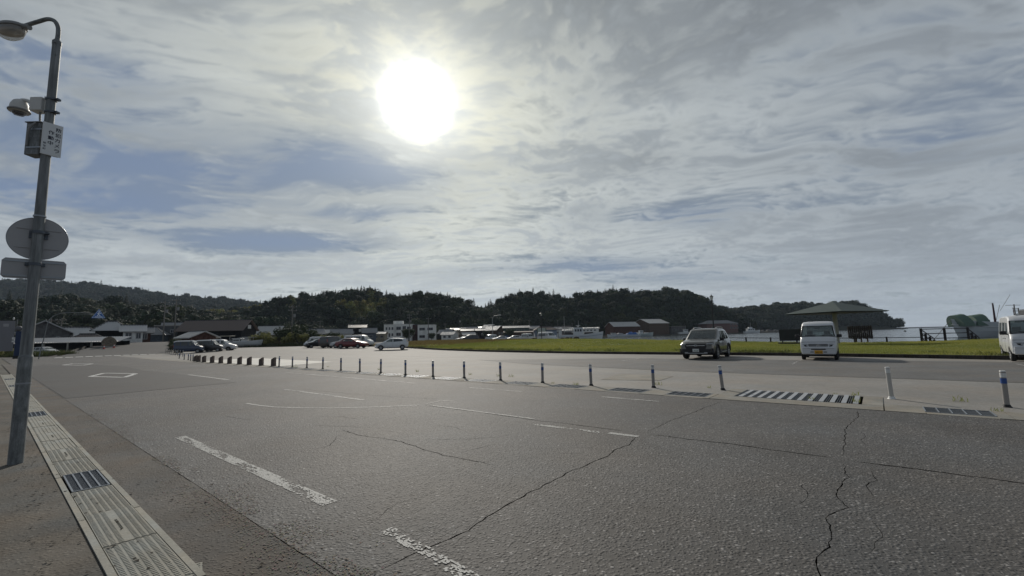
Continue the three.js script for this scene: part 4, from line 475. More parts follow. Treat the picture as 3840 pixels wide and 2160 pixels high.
T.keivan = { len: 3.395, r: .275, tw: .155, axles: [-1.15, 1.08], spokes: 6, category: 'van', hlTurn: -.3, hlInner: 1, blackEdge: 1,
  st: [[-1.69, .42, .98, 1.66, .66, .56], [-1.66, .34, 1.0, 1.76, .705, .60], [-1.5, .3, 1.0, 1.84, .732, .615], [-.9, .28, 1.0, 1.875, .737, .62], [.35, .28, 1.0, 1.875, .737, .62], [.72, .28, 1.0, 1.83, .737, .62], [.92, .28, 1.0, 1.70, .737, .63], [1.36, .28, .995, 1.13, .735, .665], [1.5, .28, .93, 1.04, .73, .665], [1.6, .285, .8, .9, .72, .65], [1.66, .30, .66, .78, .71, .64], [1.695, .36, .56, .66, .67, .6]],
  windows: [[[1.0, 1.1], [.32, 1.1], [.32, 1.58], [.72, 1.58]], [[.2, 1.1], [-.55, 1.1], [-.55, 1.6], [.2, 1.6]], [[-.68, 1.1], [-1.45, 1.1], [-1.4, 1.6], [-.68, 1.6]]], front: [1.13, 1.65, .675, .60], seats: [.35], dash: 1.05, headlight: [[1.605, .71, .53, .26, .17, .16]], tail: [-1.66, .75, .3, .12, .62], mirror: [1.1, 1.16, .85], mirrorMat: M.trim, handles: [[.4, .92], [-.1, .92]], handleMat: M.trim, seams: [1.2, .26, -.62],
  paint: paint([.60, .615, .63], { roughness: .5, clearcoat: .6 }), rim: std([.3, .31, .32], .5, .5),
  extra: (g, bm) => { const gg = mesh('grille', rbox(.06, .15, .78, .02, 1.665, .71, 0), M.trim, g); mesh('grille_bar', [rbox(.04, .012, .76, .005, 1.68, .75, 0), rbox(.04, .014, .76, .005, 1.685, .70, 0), rbox(.04, .01, .76, .005, 1.69, .66, 0)], bm, gg); mesh('emblem', [box(.02, .085, .016, 1.705, .705, -.035, 0, .12), box(.02, .085, .016, 1.705, .705, .035, 0, -.12), box(.02, .014, .07, 1.705, .7, 0), (() => { const t = new THREE.TorusGeometry(.06, .009, 4, 20); t.rotateY(Math.PI / 2); t.translate(1.703, .705, 0); return t; })()], M.chrome, gg);
    mesh('bumper', [rbox(.16, .3, 1.36, .06, 1.645, .43, 0), rbox(.06, .05, 1.32, .02, 1.72, .58, 0)], bm, g); const b = g.children[g.children.length - 1]; mesh('bumper_intake', [rbox(.04, .075, .58, .015, 1.722, .54, 0), rbox(.04, .04, .14, .012, 1.722, .4, .26), rbox(.04, .04, .14, .012, 1.722, .4, -.26)], M.trim, b); mesh('front_seam', [box(.02, .012, 1.38, 1.615, .875, 0)], M.trim, g);
    mesh('licence_plate', rbox(.015, .165, .33, .004, 1.735, .40, 0), std([.55, .33, .02], .5), g); const pl = g.children[g.children.length - 1]; const f = mesh('plate_number', new THREE.PlaneGeometry(.32, .155), new THREE.MeshStandardMaterial({ map: plateTex('#c8921a', '#141414', '', g.userData.plate || '45-11'), roughness: .5 }), pl); f.rotation.y = Math.PI / 2; f.position.set(1.7445, .40, 0);
    mesh('wiper', [bar(V(1.37, 1.15, -.3), V(1.25, 1.22, .15), .01, 5), bar(V(1.37, 1.15, .1), V(1.25, 1.22, .5), .01, 5)], M.trim, g); mesh('inner_mirror', rbox(.03, .07, .22, .01, .98, 1.55, 0), M.trim, g); mesh('roof_rib', [-.35, 0, .35].map((z) => rbox(1.9, .02, .03, .008, -.4, 1.885, z)), bm, g); } };
T.hatch = { len: 3.995, r: .3, tw: .185, axles: [-1.26, 1.29], spokes: 8, hlTurn: -.7, st: [[-2.0, .5, .85, .95, .6, .5], [-1.94, .4, .92, 1.08, .74, .55], [-1.78, .33, .95, 1.24, .815, .57], [-1.4, .28, .95, 1.36, .84, .58], [-.7, .25, .93, 1.44, .847, .6], [0, .25, .91, 1.45, .847, .61], [.35, .25, .9, 1.38, .847, .61], [.8, .25, .88, 1.14, .845, .66], [1.12, .25, .87, .965, .84, .7], [1.5, .26, .82, .89, .82, .7], [1.8, .28, .72, .79, .76, .62], [1.93, .31, .62, .69, .68, .52], [2.0, .36, .54, .6, .58, .42]],
  windows: [[[.75, .97], [-.08, .98], [-.1, 1.33], [.25, 1.3]], [[-.18, .98], [-1.35, 1.06], [-1.15, 1.28], [-.18, 1.34]]], tintFrom: 1, front: [.99, 1.31, .63, .53], seats: [.0, -.85], dash: .72, headlight: [[1.72, .7, .62, .34, .14, .3]], tail: [-1.84, .98, .34, .12, .68], mirror: [.72, .98, .93], handles: [[-.02, .84], [-.92, .86]], seams: [.85, -.13, -1.0], paint: paint([.62, .645, .66]), extra: (g, bm) => { mesh('grille', rbox(.06, .16, .8, .03, 1.97, .42, 0), M.trim, g); mesh('emblem', put(new THREE.SphereGeometry(.05, 10, 8).scale(.3, .8, 1.2), 2.0, .57, 0), M.chrome, g); mesh('bumper', rbox(.12, .12, 1.2, .05, 1.95, .34, 0), bm, g); mesh('licence_plate', rbox(.012, .16, .33, .004, 2.01, .45, 0), M.white, g); mesh('spoiler', rbox(.22, .04, 1.0, .015, -1.55, 1.35, 0), bm, g); } };
T.sedan = { len: 4.6, r: .315, tw: .2, axles: [-1.32, 1.36], spokes: 5, hlTurn: -.6, st: [[-2.3, .5, .82, .9, .66, .6], [-2.24, .38, .88, .99, .8, .66], [-1.95, .32, .91, 1.03, .86, .7], [-1.6, .29, .92, 1.08, .875, .66], [-1.1, .27, .92, 1.32, .88, .6], [-.6, .26, .91, 1.43, .88, .6], [.05, .26, .9, 1.44, .88, .6], [.4, .26, .89, 1.36, .88, .6], [1.0, .26, .87, 1.0, .875, .7], [1.4, .26, .83, .93, .87, .72], [1.9, .28, .76, .84, .83, .68], [2.2, .32, .66, .74, .74, .58], [2.3, .37, .58, .65, .64, .48]],
  windows: [[[.68, .96], [-.08, .97], [-.1, 1.34], [.28, 1.32]], [[-.18, .97], [-1.15, 1.0], [-.82, 1.3], [-.18, 1.35]]], front: [1.04, 1.34, .63, .52], seats: [.0, -.85], dash: .65, headlight: [[2.1, .66, .6, .34, .13, .22]], tail: [-2.22, .82, .16, .3, .62], mirror: [.68, .97, .96], handles: [[-.02, .82], [-.95, .83]], seams: [.8, -.13, -1.0], paint: paint([.13, .008, .012], { metalness: .3 }), extra: (g, bm) => { mesh('bumper', rbox(.12, .2, 1.4, .05, -2.26, .5, 0), bm, g); mesh('licence_plate', rbox(.012, .16, .33, .004, -2.325, .66, 0), M.white, g); mesh('grille', rbox(.05, .14, .7, .03, 2.27, .55, 0), M.trim, g); } };
T.minivan = { len: 4.75, r: .33, tw: .21, axles: [-1.4, 1.45], spokes: 6, category: 'van', hlTurn: -.5, st: [[-2.36, .5, .95, 1.2, .7, .6], [-2.32, .36, 1.0, 1.6, .83, .66], [-2.1, .3, 1.02, 1.78, .86, .68], [-1.2, .27, 1.02, 1.84, .865, .7], [.3, .27, 1.0, 1.83, .865, .7], [.75, .27, .99, 1.72, .865, .7], [1.5, .27, .97, 1.12, .86, .74], [1.9, .28, .92, 1.0, .84, .74], [2.2, .31, .82, .9, .78, .66], [2.34, .36, .7, .8, .68, .56]],
  windows: [[[1.05, 1.08], [.35, 1.08], [.35, 1.62], [.72, 1.6]], [[.22, 1.08], [-.85, 1.08], [-.85, 1.64], [.22, 1.64]], [[-.98, 1.08], [-2.0, 1.1], [-1.95, 1.6], [-.98, 1.64]]], tintFrom: 1, front: [1.16, 1.63, .7, .62], seats: [.3, -.6], dash: 1.1, headlight: [[2.16, .82, .6, .36, .15, .2]], tail: [-2.3, 1.15, .5, .12, .76], mirror: [1.1, 1.1, 1.0], handles: [[.42, .92], [.05, .92]], seams: [1.15, .28, -.92], paint: paint([.012, .012, .014]), extra: (g, bm) => { mesh('grille', rbox(.06, .24, 1.0, .03, 2.3, .62, 0), M.chrome, g); mesh('bumper', rbox(.14, .22, 1.5, .05, 2.26, .42, 0), bm, g); mesh('licence_plate', rbox(.012, .16, .33, .004, 2.35, .45, 0), M.white, g); } };
T.keiwagon = { len: 3.395, r: .28, tw: .16, axles: [-1.2, 1.24], spokes: 8, category: 'car', hlTurn: -.5, st: [[-1.69, .45, .98, 1.4, .66, .58], [-1.65, .34, 1.0, 1.66, .715, .62], [-1.4, .29, 1.0, 1.76, .735, .635], [-.6, .27, 1.0, 1.785, .737, .64], [.35, .27, .99, 1.78, .737, .64], [.62, .27, .985, 1.68, .737, .64], [1.02, .27, .98, 1.08, .735, .66], [1.35, .28, .93, 1.01, .725, .65], [1.58, .3, .82, .9, .69, .58], [1.69, .36, .66, .74, .62, .5]],
  windows: [[[.8, 1.06], [.14, 1.06], [.14, 1.6], [.56, 1.58]], [[.02, 1.06], [-.78, 1.06], [-.78, 1.6], [.02, 1.6]], [[-.9, 1.06], [-1.48, 1.1], [-1.42, 1.56], [-.9, 1.6]]], tintFrom: 1, front: [1.11, 1.6, .62, .57], seats: [.05, -.7], dash: .75, headlight: [[1.54, .82, .56, .26, .16, .18]], tail: [-1.65, 1.0, .3, .1, .66], mirror: [.78, 1.1, .85], handles: [[.2, .92], [-.2, .92]], seams: [.95, .08, -.84], paint: paint([.008, .026, .07]),
  extra: (g, bm, st) => { const w = T.roofPaint; const rows = st.filter((q) => q[0] > -1.66 && q[0] < 1.36), a = []; for (let i = 0; i < rows.length - 1; i++) { const p = rows[i], q = rows[i + 1]; if (p[0] > .3 && q[0] < 1.1) continue; const L = (s, k) => [[s[0], s[3] - .15, -(s[5] + .052)], [s[0], s[3] - .035, -(s[5] + .03)], [s[0], s[3] + .012, -s[5] * .9], [s[0], s[3] + .024, 0], [s[0], s[3] + .012, s[5] * .9], [s[0], s[3] - .035, s[5] + .03], [s[0], s[3] - .15, s[5] + .052]][k]; for (let k = p[0] > .9 ? 2 : 0; k < (p[0] > .9 ? 4 : 6); k++) { tri(a, L(p, k), L(p, k + 1), L(q, k + 1)); tri(a, L(p, k), L(q, k + 1), L(q, k)); } } mesh('roof_panel', triGeo(a), w, g); for (const z of [1, -1]) mesh('pillar_trim', beam(V(.45, 1.72, z * .655), V(1.0, 1.07, z * .70), .07, .06), w, g); mesh('grille', rbox(.05, .14, .7, .03, 1.66, .62, 0), M.trim, g); mesh('bumper', rbox(.12, .2, 1.2, .05, 1.64, .42, 0), bm, g); mesh('licence_plate', rbox(.012, .16, .33, .004, 1.71, .45, 0), M.white, g); } };
T.wagon = { ...T.hatch, len: 4.4, axles: [-1.32, 1.33], st: [[-2.2, .48, .86, .98, .64, .54], [-2.14, .36, .92, 1.18, .78, .58], [-1.95, .3, .94, 1.36, .835, .6], [-1.2, .27, .93, 1.45, .847, .62], [0, .25, .92, 1.47, .847, .62], [.4, .25, .9, 1.4, .847, .62], [1.1, .25, .88, 1.0, .845, .7], [1.6, .26, .84, .93, .83, .72], [2.0, .28, .76, .84, .78, .64], [2.14, .32, .66, .72, .7, .52], [2.2, .37, .57, .63, .6, .44]], windows: [[[.72, .98], [-.05, .98], [-.07, 1.36], [.3, 1.34]], [[-.15, .98], [-.95, .98], [-.93, 1.36], [-.15, 1.37]], [[-1.05, .99], [-1.85, 1.02], [-1.75, 1.3], [-1.03, 1.36]]], front: [1.04, 1.36, .64, .55], headlight: [[1.98, .76, .6, .34, .14, .24]], tail: [-2.08, 1.0, .36, .12, .7], paint: paint([.42, .43, .44], { metalness: .3 }), extra: (g, bm) => { mesh('bumper', rbox(.12, .2, 1.3, .05, 2.14, .42, 0), bm, g); mesh('grille', rbox(.05, .12, .8, .03, 2.16, .6, 0), M.trim, g); } };
T.boxvan = { ...T.minivan, paint: paint([.62, .63, .635], { clearcoat: .6 }), tintFrom: 1, st: [[-2.36, .5, .95, 1.3, .72, .62], [-2.33, .36, 1.0, 1.75, .83, .68], [-2.15, .3, 1.02, 1.93, .848, .7], [-1.2, .27, 1.02, 1.97, .848, .71], [.7, .27, 1.0, 1.96, .848, .71], [1.1, .27, 1.0, 1.86, .848, .7], [1.75, .27, .98, 1.2, .845, .72], [2.1, .28, .9, 1.02, .82, .72], [2.28, .31, .78, .86, .78, .66], [2.34, .36, .66, .76, .7, .58]], windows: [[[1.45, 1.12], [.72, 1.12], [.72, 1.68], [1.1, 1.66]], [[.6, 1.12], [-.6, 1.12], [-.6, 1.7], [.6, 1.7]], [[-.72, 1.12], [-2.05, 1.12], [-2.0, 1.68], [-.72, 1.7]]], front: [1.24, 1.74, .7, .62], dash: 1.45, seats: [.75], mirror: [1.5, 1.2, 1.0], seams: [1.5, .66, -.66] };
T.roofPaint = paint([.64, .65, .64]);
const towards = (a) => Math.PI / 2 + a; // nose of a car whose tail points a radians to the right of straight ahead: forward = (-sin a, cos a)
function park(o, x, z, ry, y) { o.position.set(x, y ?? lotY(z, x), z); o.rotation.y = ry; return o; }
const noseDir = (fx, fz) => Math.atan2(-fz, fx);
// the row along the kerb
park(buildCar('parked_car', 'dark bronze estate car with roof rails parked nose out by the lawn', T.suv), 11.3, -25.7, noseDir(-Math.sin(.655), Math.cos(.655)));
park(buildCar('parked_van', 'small white van with a yellow number plate under the green shelter roof', T.keivan), 15.75, -22.6, noseDir(-Math.sin(.655), Math.cos(.655)));
park(buildCar('parked_van', 'white van cut off by the right edge of the view', { ...T.keivan }), 21.95, -18.7, noseDir(-Math.sin(.735), Math.cos(.735)));
park(buildCar('parked_car', 'white hatchback standing alone at the end of the lawn', T.hatch), -15.1, -54.6, noseDir(-.97, .25));
park(buildCar('parked_car', 'dark red saloon, tail towards the left, in the middle row', T.sedan), -23.3, -63.5, noseDir(.96, .18));
park(buildCar('parked_van', 'tall black minivan seen from behind the red saloon', T.minivan), -28.7, -70, noseDir(.3, -.95));
park(buildCar('parked_car', 'silver car mostly hidden between the red saloon and the black minivan', { ...T.wagon, paint: paint([.5, .51, .52], { metalness: .3 }) }), -25.8, -67.5, noseDir(-.96, .2));
park(buildCar('parked_van', 'white van whose roof shows behind the red saloon', T.boxvan), -26, -74, noseDir(.97, .1));
park(buildCar('parked_car', 'black low car at the left end of the middle row', { ...T.wagon, paint: paint([.014, .015, .02]) }), -32.2, -72.5, noseDir(-.75, .66));
park(buildCar('parked_van', 'small white van at the left end of the middle row', { ...T.keivan, paint: paint([.58, .59, .6]) }), -35.0, -77.5, noseDir(-.85, .5));
park(buildCar('parked_car', 'dark blue boxy car with a white roof in the left row', T.keiwagon), -46.1, -62.4, noseDir(.9, -.3), .14);
park(buildCar('parked_car', 'black boxy car behind the blue one in the left row', { ...T.keiwagon, paint: paint([.014, .015, .017]) }), -45.2, -65.3, noseDir(.9, -.3), .18);
park(buildCar('parked_van', 'white minivan at the back of the left row', { ...T.minivan, paint: paint([.62, .63, .64]) }), -46.2, -69, noseDir(.9, -.25), .2);
park(buildCar('parked_car', 'silver estate car parked low before the open shed at the left', T.wagon), -80.6, -75.5, noseDir(.99, .15), 0);
// cars along the harbour road behind the lawn
const hb = (label, t, x, z, d, y = .25) => park(buildCar(t.category === 'van' ? 'parked_van' : 'parked_car', label, t, 'cars along the harbour road'), x, z, noseDir(...d), y);
hb('dark hatchback with a bright windscreen just behind the middle of the lawn', { ...T.hatch, paint: paint([.03, .03, .035]) }, -9.2, -92, [-.9, .4], .55);
hb('white van seen three quarter from the front beside the lantern post', T.boxvan, 6.7, -86, [.5, .86], .2);
hb('white truck cab left of the curved street light', { ...T.keivan, paint: paint([.6, .61, .61]) }, -6.0, -118, [-.6, .8], .2);
hb('white saloon right of the curved street light', { ...T.sedan, paint: paint([.6, .61, .62]) }, -3.2, -112, [-.95, .3], .2);
hb('pale estate car left of the dark hatchback', { ...T.wagon, paint: paint([.5, .5, .49]) }, -12.6, -112, [-.95, .3], .3);
hb('white car behind the stacked dark gear', { ...T.hatch, paint: paint([.6, .61, .62]) }, .2, -112, [-.9, .3], .2);
hb('small white truck beside the green framed sign', { ...T.keivan, paint: paint([.56, .57, .57]) }, 3.6, -108, [.6, .8], .2);

// ---------- buildings ----------
const wallMat = (c, seed, stripe) => { const t = tex(128, (x, y) => { const u = x / 128, v = y / 128; let q = (tfbm(u * 6, v * 6, 6, seed, 4) - .5) * .16 + (tfbm(u * 24, v * 4, 24, seed + 3, 2) - .5) * .08; if (stripe) q += (x % 8 < 1 ? -.08 : 0); return c.map((k) => Math.min(1, Math.max(0, k + q))); }); t.repeat.set(.4, .4); return new THREE.MeshStandardMaterial({ map: t, roughness: .9 }); };
M.wDark = wallMat([.16, .15, .145], 3, 1); M.wGrey = wallMat([.40, .40, .40], 5, 1); M.wWhite = wallMat([.88, .88, .86], 7); M.wCream = wallMat([.58, .55, .48], 9); M.wBrown = wallMat([.32, .22, .19], 11, 1); M.wRust = wallMat([.36, .30, .25], 13, 1); M.wBlack = wallMat([.085, .09, .10], 15, 1); M.wBlueGrey = wallMat([.34, .38, .42], 17, 1); M.wGreen = wallMat([.30, .38, .36], 19); M.wPink = wallMat([.45, .35, .33], 21);
M.rTile = std([.46, .465, .47], .3, .1); M.rDark = std([.045, .047, .052], .4); M.rTin = std([.48, .48, .47], .4, .2); M.rPale = std([.62, .60, .56], .5); M.rRust = std([.16, .13, .115], .7); M.rSlate = std([.24, .245, .255], .4); M.pane = std([.03, .036, .045], .1); M.frame = std([.5, .5, .5], .5);
function slopeRoof(hw, run, rise, th, rib, over) { // one slope: x in -hw..hw, from eave (z=run, y=0) to ridge (z=0, y=rise)
  const L = Math.hypot(run, rise), a = Math.atan2(rise, run), gs = []; const base = box(hw * 2, th, L, 0, 0, 0); gs.push(base); const n = Math.round(hw * 2 / rib); for (let i = 0; i <= n; i++) gs.push(box(rib * .38, th * .7, L, -hw + i * hw * 2 / n, th * .6, 0)); const g = mg(gs); g.rotateX(a); g.translate(0, rise / 2, run / 2); return g;
}
function house(label, o) { // ridge along local x; front is local +z
  const { x, z, y = 0, w, d, h, rh, ry = 0, wall, roof, over = .6, kind = 'gable', win = [], doors = [], name = 'house', cat = 'house', rib = .45, group } = o; const g = thing(name, label, cat, [x, y, z], ry, group);
  if (kind === 'flat') { mesh('wall', box(w, h, d, 0, h / 2, 0), wall, g); mesh('roof', [box(w + .3, .25, d + .3, 0, h + .1, 0)], roof, g); } else {
    const p = prism([[-d / 2, 0], [d / 2, 0], [d / 2, h], [0, kind === 'hip' ? h : h + rh], [-d / 2, h]], w); p.rotateY(Math.PI / 2); p.translate(-w / 2, 0, 0); mesh('wall', p, wall, g);
    const k = rh / (d / 2), run = d / 2 + over, rise = k * run; const rf = new THREE.Group(); rf.name = 'roof'; g.add(rf);
    if (kind === 'hip') { const R = Math.max(.4, w / 2 - d / 2 * .8), a = [], e = [w / 2 + over, d / 2 + over], y0 = h - k * over; const c = [[-e[0], y0, e[1]], [e[0], y0, e[1]], [e[0], y0, -e[1]], [-e[0], y0, -e[1]], [-R, h + rh, 0], [R, h + rh, 0]]; const f = (i, j, l, m) => { tri(a, c[i], c[j], c[l]); if (m != null) tri(a, c[i], c[l], c[m]); }; f(0, 1, 5, 4); f(2, 3, 4, 5); f(1, 2, 5); f(3, 0, 4); f(3, 2, 1, 0); mesh('slope', triGeo(a), roof, rf); const ribs = []; for (let i = 1; i < Math.round(e[0] * 2 / rib); i++) { const px = -e[0] + i * rib, t = Math.min(1, Math.max(0, (e[0] - Math.abs(px)) / (e[0] - R))); for (const s of [1, -1]) ribs.push(beam(V(px, y0 + .05, s * e[1]), V(px, lerp(y0, h + rh, t) + .05, s * lerp(e[1], 0, t)), .16, .08)); } mesh('tile_rows', ribs, roof, rf); mesh('ridge', [box(R * 2 + .3, .28, .34, 0, h + rh + .08, 0), ...[[4, 0], [5, 1]].map(([i, j]) => beam(V(...c[i]), V(...c[j]), .2, .2))], o.ridge || M.rDark, rf); } else { for (const s of [0, 1]) { const q = slopeRoof(w / 2 + over, run, rise, .14, rib); if (s) q.rotateY(Math.PI); q.translate(0, h + rh - rise + .07, 0); mesh('slope', q, roof, rf); } mesh('ridge', box(w + over * 2, .22, .3, 0, h + rh + .17, 0), o.ridge || M.rDark, rf); }
  }
  const faces = { f: [0, d / 2, 0], b: [0, -d / 2, Math.PI], r: [w / 2, 0, Math.PI / 2], l: [-w / 2, 0, -Math.PI / 2] };
  const on = (face, px, py, m) => { const [fx, fz, fr] = faces[face]; m.rotation.y = fr; m.position.set(fx + Math.cos(fr) * px, py, fz - Math.sin(fr) * px); };
  for (const [face, px, py, ww, hh, light] of win) { const wg = new THREE.Group(); wg.name = 'window'; g.add(wg); on(face, px, py, wg); mesh('pane', box(ww, hh, .05, 0, 0, .0), light ? M.white : M.pane, wg); mesh('frame', [box(ww + .12, .08, .1, 0, hh / 2, .02), box(ww + .12, .08, .12, 0, -hh / 2, .02), box(.08, hh, .1, -ww / 2, 0, .02), box(.08, hh, .1, ww / 2, 0, .02), box(.06, hh, .08, 0, 0, .02)], M.frame, wg); }
  for (const [face, px, ww, hh, m] of doors) { const dm = mesh('door', box(ww, hh, .08, 0, hh / 2, .02), m || M.wDark, g); on(face, px, 0, dm); }
  return g;
}
// left cluster on and below the ramp
house('grey boarded gable house at the far left with a round vent', { x: -97.6, z: -91, y: 1.2, w: 9, d: 7.2, h: 3.2, rh: 2.2, ry: -.76, wall: M.wGrey, roof: M.rTile, win: [['r', 2, 2.0, .5, .5]] });
house('long low house with a glinting tiled roof beside the grey gable', { x: -95.0, z: -94.5, y: 1.2, w: 9.4, d: 6, h: 2.6, rh: 1.7, ry: .75, wall: M.wDark, roof: M.rTile, kind: 'hip' });
house('small annex with a pale roof and two windows before the tiled house', { x: -84.6, z: -87, y: 1.0, w: 4.6, d: 3.0, h: 2.0, rh: .75, ry: .75, wall: M.wCream, roof: M.rRust, kind: 'hip', win: [['f', .9, 1.35, .7, .6], ['f', 1.9, 1.35, .7, .6]] });
house('dark walled house with a bright tiled hip roof left of the white gate pillars', { x: -86.8, z: -94.5, y: 1.4, w: 5.0, d: 4.4, h: 3.7, rh: 1.5, ry: .72, wall: M.wBlack, roof: M.rTile, kind: 'hip', over: .8 });
house('narrow house with white corner posts behind the gate', { x: -82.6, z: -95, y: 1.9, w: 3.2, d: 4, h: 2.6, rh: 1.1, ry: .72, wall: M.wWhite, roof: M.rTile, win: [['f', -.7, 1.5, 1.0, 1.3], ['f', .9, 1.5, .8, 1.2]] });
house('second narrow house with a dark roof and a pale door', { x: -84.2, z: -99, y: 1.9, w: 3.2, d: 4, h: 2.3, rh: 1.0, ry: .72, wall: M.wBrown, roof: M.rSlate, win: [['f', .6, 1.4, .8, 1.2]], doors: [['f', -.8, 1.0, 2.0, M.wWhite]] });
house('low grey house with a curved roof edge farther up the ramp', { x: -92.6, z: -112, y: 1.9, w: 6, d: 5, h: 2.3, rh: 1.6, ry: .4, wall: M.wBlueGrey, roof: M.rSlate, kind: 'hip', win: [['f', -1, 1.4, 1.2, .9]] });
house('bare grey concrete block building behind two utility poles', { x: -92.4, z: -117, y: 1.6, w: 5.2, d: 5, h: 4.6, rh: 0, ry: .6, wall: wallMat([.36, .37, .38], 33), roof: M.paleConcrete, kind: 'flat', name: 'concrete_building', cat: 'building', win: [['f', 1.2, 3.2, 1, .8]] });
house('brown house with a pale shutter left of the big black shed', { x: -111, z: -146, y: 1.2, w: 9, d: 7, h: 5.0, rh: 2.2, ry: .5, wall: M.wBrown, roof: M.rSlate, win: [['f', 2, 3.2, 3.0, 1.3, 1]] });
{ const s = thing('open_shed', 'long low open shed with a tiled eave at the left', 'shed', [-83.6, 0, -80.5], .16); mesh('back_wall', box(20, 2.3, .2, 0, 1.15, -2.6), M.wBlack, s); mesh('roof', [slopeRoof(10.3, 3.2, .9, .12, .4).translate(0, 2.15, -2.4)], M.rTile, s); mesh('eave', [...Array(50)].map((_, i) => cyl(.1, .1, .26, 8, -10 + i * .41, 2.18, .82, 0, Math.PI / 2)), M.rTin, s); for (let i = 0; i < 6; i++) mesh('post', box(.22, 2.1, .22, -9.5 + i * 3.8, 1.05, .5), M.paleConcrete, s); mesh('low_wall', box(11, .9, .2, 4, .45, .3), wallMat([.2, .2, .21], 41), s); }
house('big black boarded shed with a long grey roof', { x: -76.8, z: -114, y: .1, w: 15, d: 8, h: 4.6, rh: 2.5, ry: .12, wall: M.wBlack, roof: M.rRust, over: .5, rib: .6, name: 'black_shed', cat: 'shed', win: [['r', 0, 5.4, 1.6, .9, 1]] });
house('low black lean to running right from the big black shed', { x: -66.6, z: -110, y: .1, w: 8, d: 3.6, h: 1.7, rh: .9, ry: -.42, wall: M.wBlack, roof: M.rSlate, name: 'lean_to', cat: 'shed' });
house('small brown shed with a pale tin roof behind the left row of cars', { x: -62.8, z: -87, y: .2, w: 5.2, d: 4.4, h: 2.5, rh: 1.0, ry: -.55, wall: M.wBrown, roof: M.rTin, name: 'tin_shed', cat: 'shed' });
house('house with a dark hip roof and white upper wall right of the black shed', { x: -89.5, z: -152, y: .3, w: 7, d: 7, h: 4.0, rh: 2.2, ry: .35, wall: M.wWhite, roof: M.rSlate, win: [['f', -1.6, 3.0, 1.4, 1.1], ['f', 1.2, 3.0, 1.4, 1.1]], kind: 'hip' });
house('house with a pale gable roof above the bushes', { x: -82.4, z: -150, y: .3, w: 7.5, d: 7, h: 3.8, rh: 2.6, ry: .2, wall: M.wBrown, roof: M.rTin, win: [['f', -1.2, 2.6, 1.4, 1.0], ['f', 1.4, 2.6, 1.4, 1.0]] });
// village across the basin
house('dark gable house with a white lower storey behind the middle row of cars', { x: -90.2, z: -195, w: 10, d: 9, h: 4.2, rh: 2.4, ry: .5, wall: M.wDark, roof: M.rSlate, win: [['r', 0, 1.6, 4, 1.2, 1], ['r', 0, 3.6, 3, .8, 1]] });
house('pale roofed small house between two dark gables', { x: -103.7, z: -250, w: 7, d: 7, h: 5.6, rh: 2.0, ry: .2, wall: M.wCream, roof: M.rPale });
house('house with a slate roof and a white gable end facing right', { x: -84.3, z: -215, w: 9, d: 7.5, h: 4.6, rh: 2.2, ry: .45, wall: M.wWhite, roof: M.rSlate, win: [['f', -2.4, 2.8, 1.6, 1.2], ['f', .8, 2.8, 1.6, 1.2]] });
house('tall dark two storey house with a white balcony', { x: -81.6, z: -230, w: 8, d: 8, h: 7.8, rh: 1.6, ry: .3, wall: M.wBlack, roof: M.rDark, win: [['f', 2, 6.2, 2.6, 1.3, 1], ['f', 2, 3.2, 2.6, 1.3, 1], ['f', -2, 5.4, .8, .8]] });
house('low grey house right of the tall dark one', { x: -74.2, z: -226, w: 6.4, d: 7, h: 5.0, rh: 2.2, ry: .35, wall: M.wBlueGrey, roof: M.rSlate, win: [['f', 0, 3.0, 3.2, 1.0]] });
house('cream house with a bright tin roof left of the white block', { x: -76.2, z: -252, w: 6, d: 6, h: 4.6, rh: 1.2, ry: 0, wall: M.wCream, roof: M.rPale, win: [['f', -1.5, 2.8, 1.4, 1], ['f', 1.5, 2.8, 1.4, 1]] });
{ const b = house('white three storey office block with rows of dark windows', { x: -75.2, z: -290, w: 17.7, d: 11, h: 10.7, rh: 0, ry: .04, wall: M.wWhite, roof: M.wWhite, kind: 'flat', name: 'office_block', cat: 'building', win: [[-7.2, 8.2, 1.1, 1.8], [-5.3, 8.2, 1.1, 1.8], [-3.4, 8.2, 1.1, 1.8], [-7.2, 4.2, 1.1, 1.8], [-5.3, 4.0, 1.1, 2.4], [-3.4, 4.2, 1.1, 1.8], [.6, 8.3, 3.0, 2.0], [4.2, 8.2, 2.2, 2.8], [7.2, 8.3, 2.4, 1.8], [.6, 4.4, 3.0, 2.0], [4.2, 4.2, 2.2, 2.8], [7.2, 4.4, 2.4, 1.8], [-5.3, 1.2, 3, 1.6], [2, 1.2, 4, 1.6]].map((q) => ['f', ...q]) }); mesh('roof_hut', box(6, 2.6, 4, -.6, 11.9, 0), M.wWhite, b); mesh('railing', [box(17, .06, .06, 0, 11.6, 5.4), ...[-8, -5, 3, 6, 8].map((q) => box(.06, 1.0, .06, q, 11.1, 5.4))], M.frame, b); mesh('downpipe', box(.2, 10, .2, -1.7, 5.2, 5.6), M.frame, b); }
house('narrow brown block between the white office block and the smaller white one', { x: -65.0, z: -294, w: 4.3, d: 10, h: 10.4, rh: 0, ry: .04, wall: wallMat([.30, .19, .18], 43), roof: M.rDark, kind: 'flat', name: 'brown_block', cat: 'building' });
house('smaller white two storey block with a water tank on its roof', { x: -56.9, z: -290, w: 10.8, d: 9, h: 10, rh: 0, ry: .03, wall: M.wWhite, roof: M.wWhite, kind: 'flat', name: 'white_block', cat: 'building', win: [['f', -2.5, 7.4, 3.6, 1.7], ['f', 2.7, 7.4, 3.6, 1.7], ['f', -2.5, 2.6, 3.6, 1.7], ['f', 3.0, 2.6, 3.0, 2.2]] });
house('little dark house with a sagging roof right of the white blocks', { x: -40.9, z: -270, w: 8.5, d: 7, h: 4.2, rh: 2.2, ry: -.4, wall: M.wDark, roof: M.rSlate });
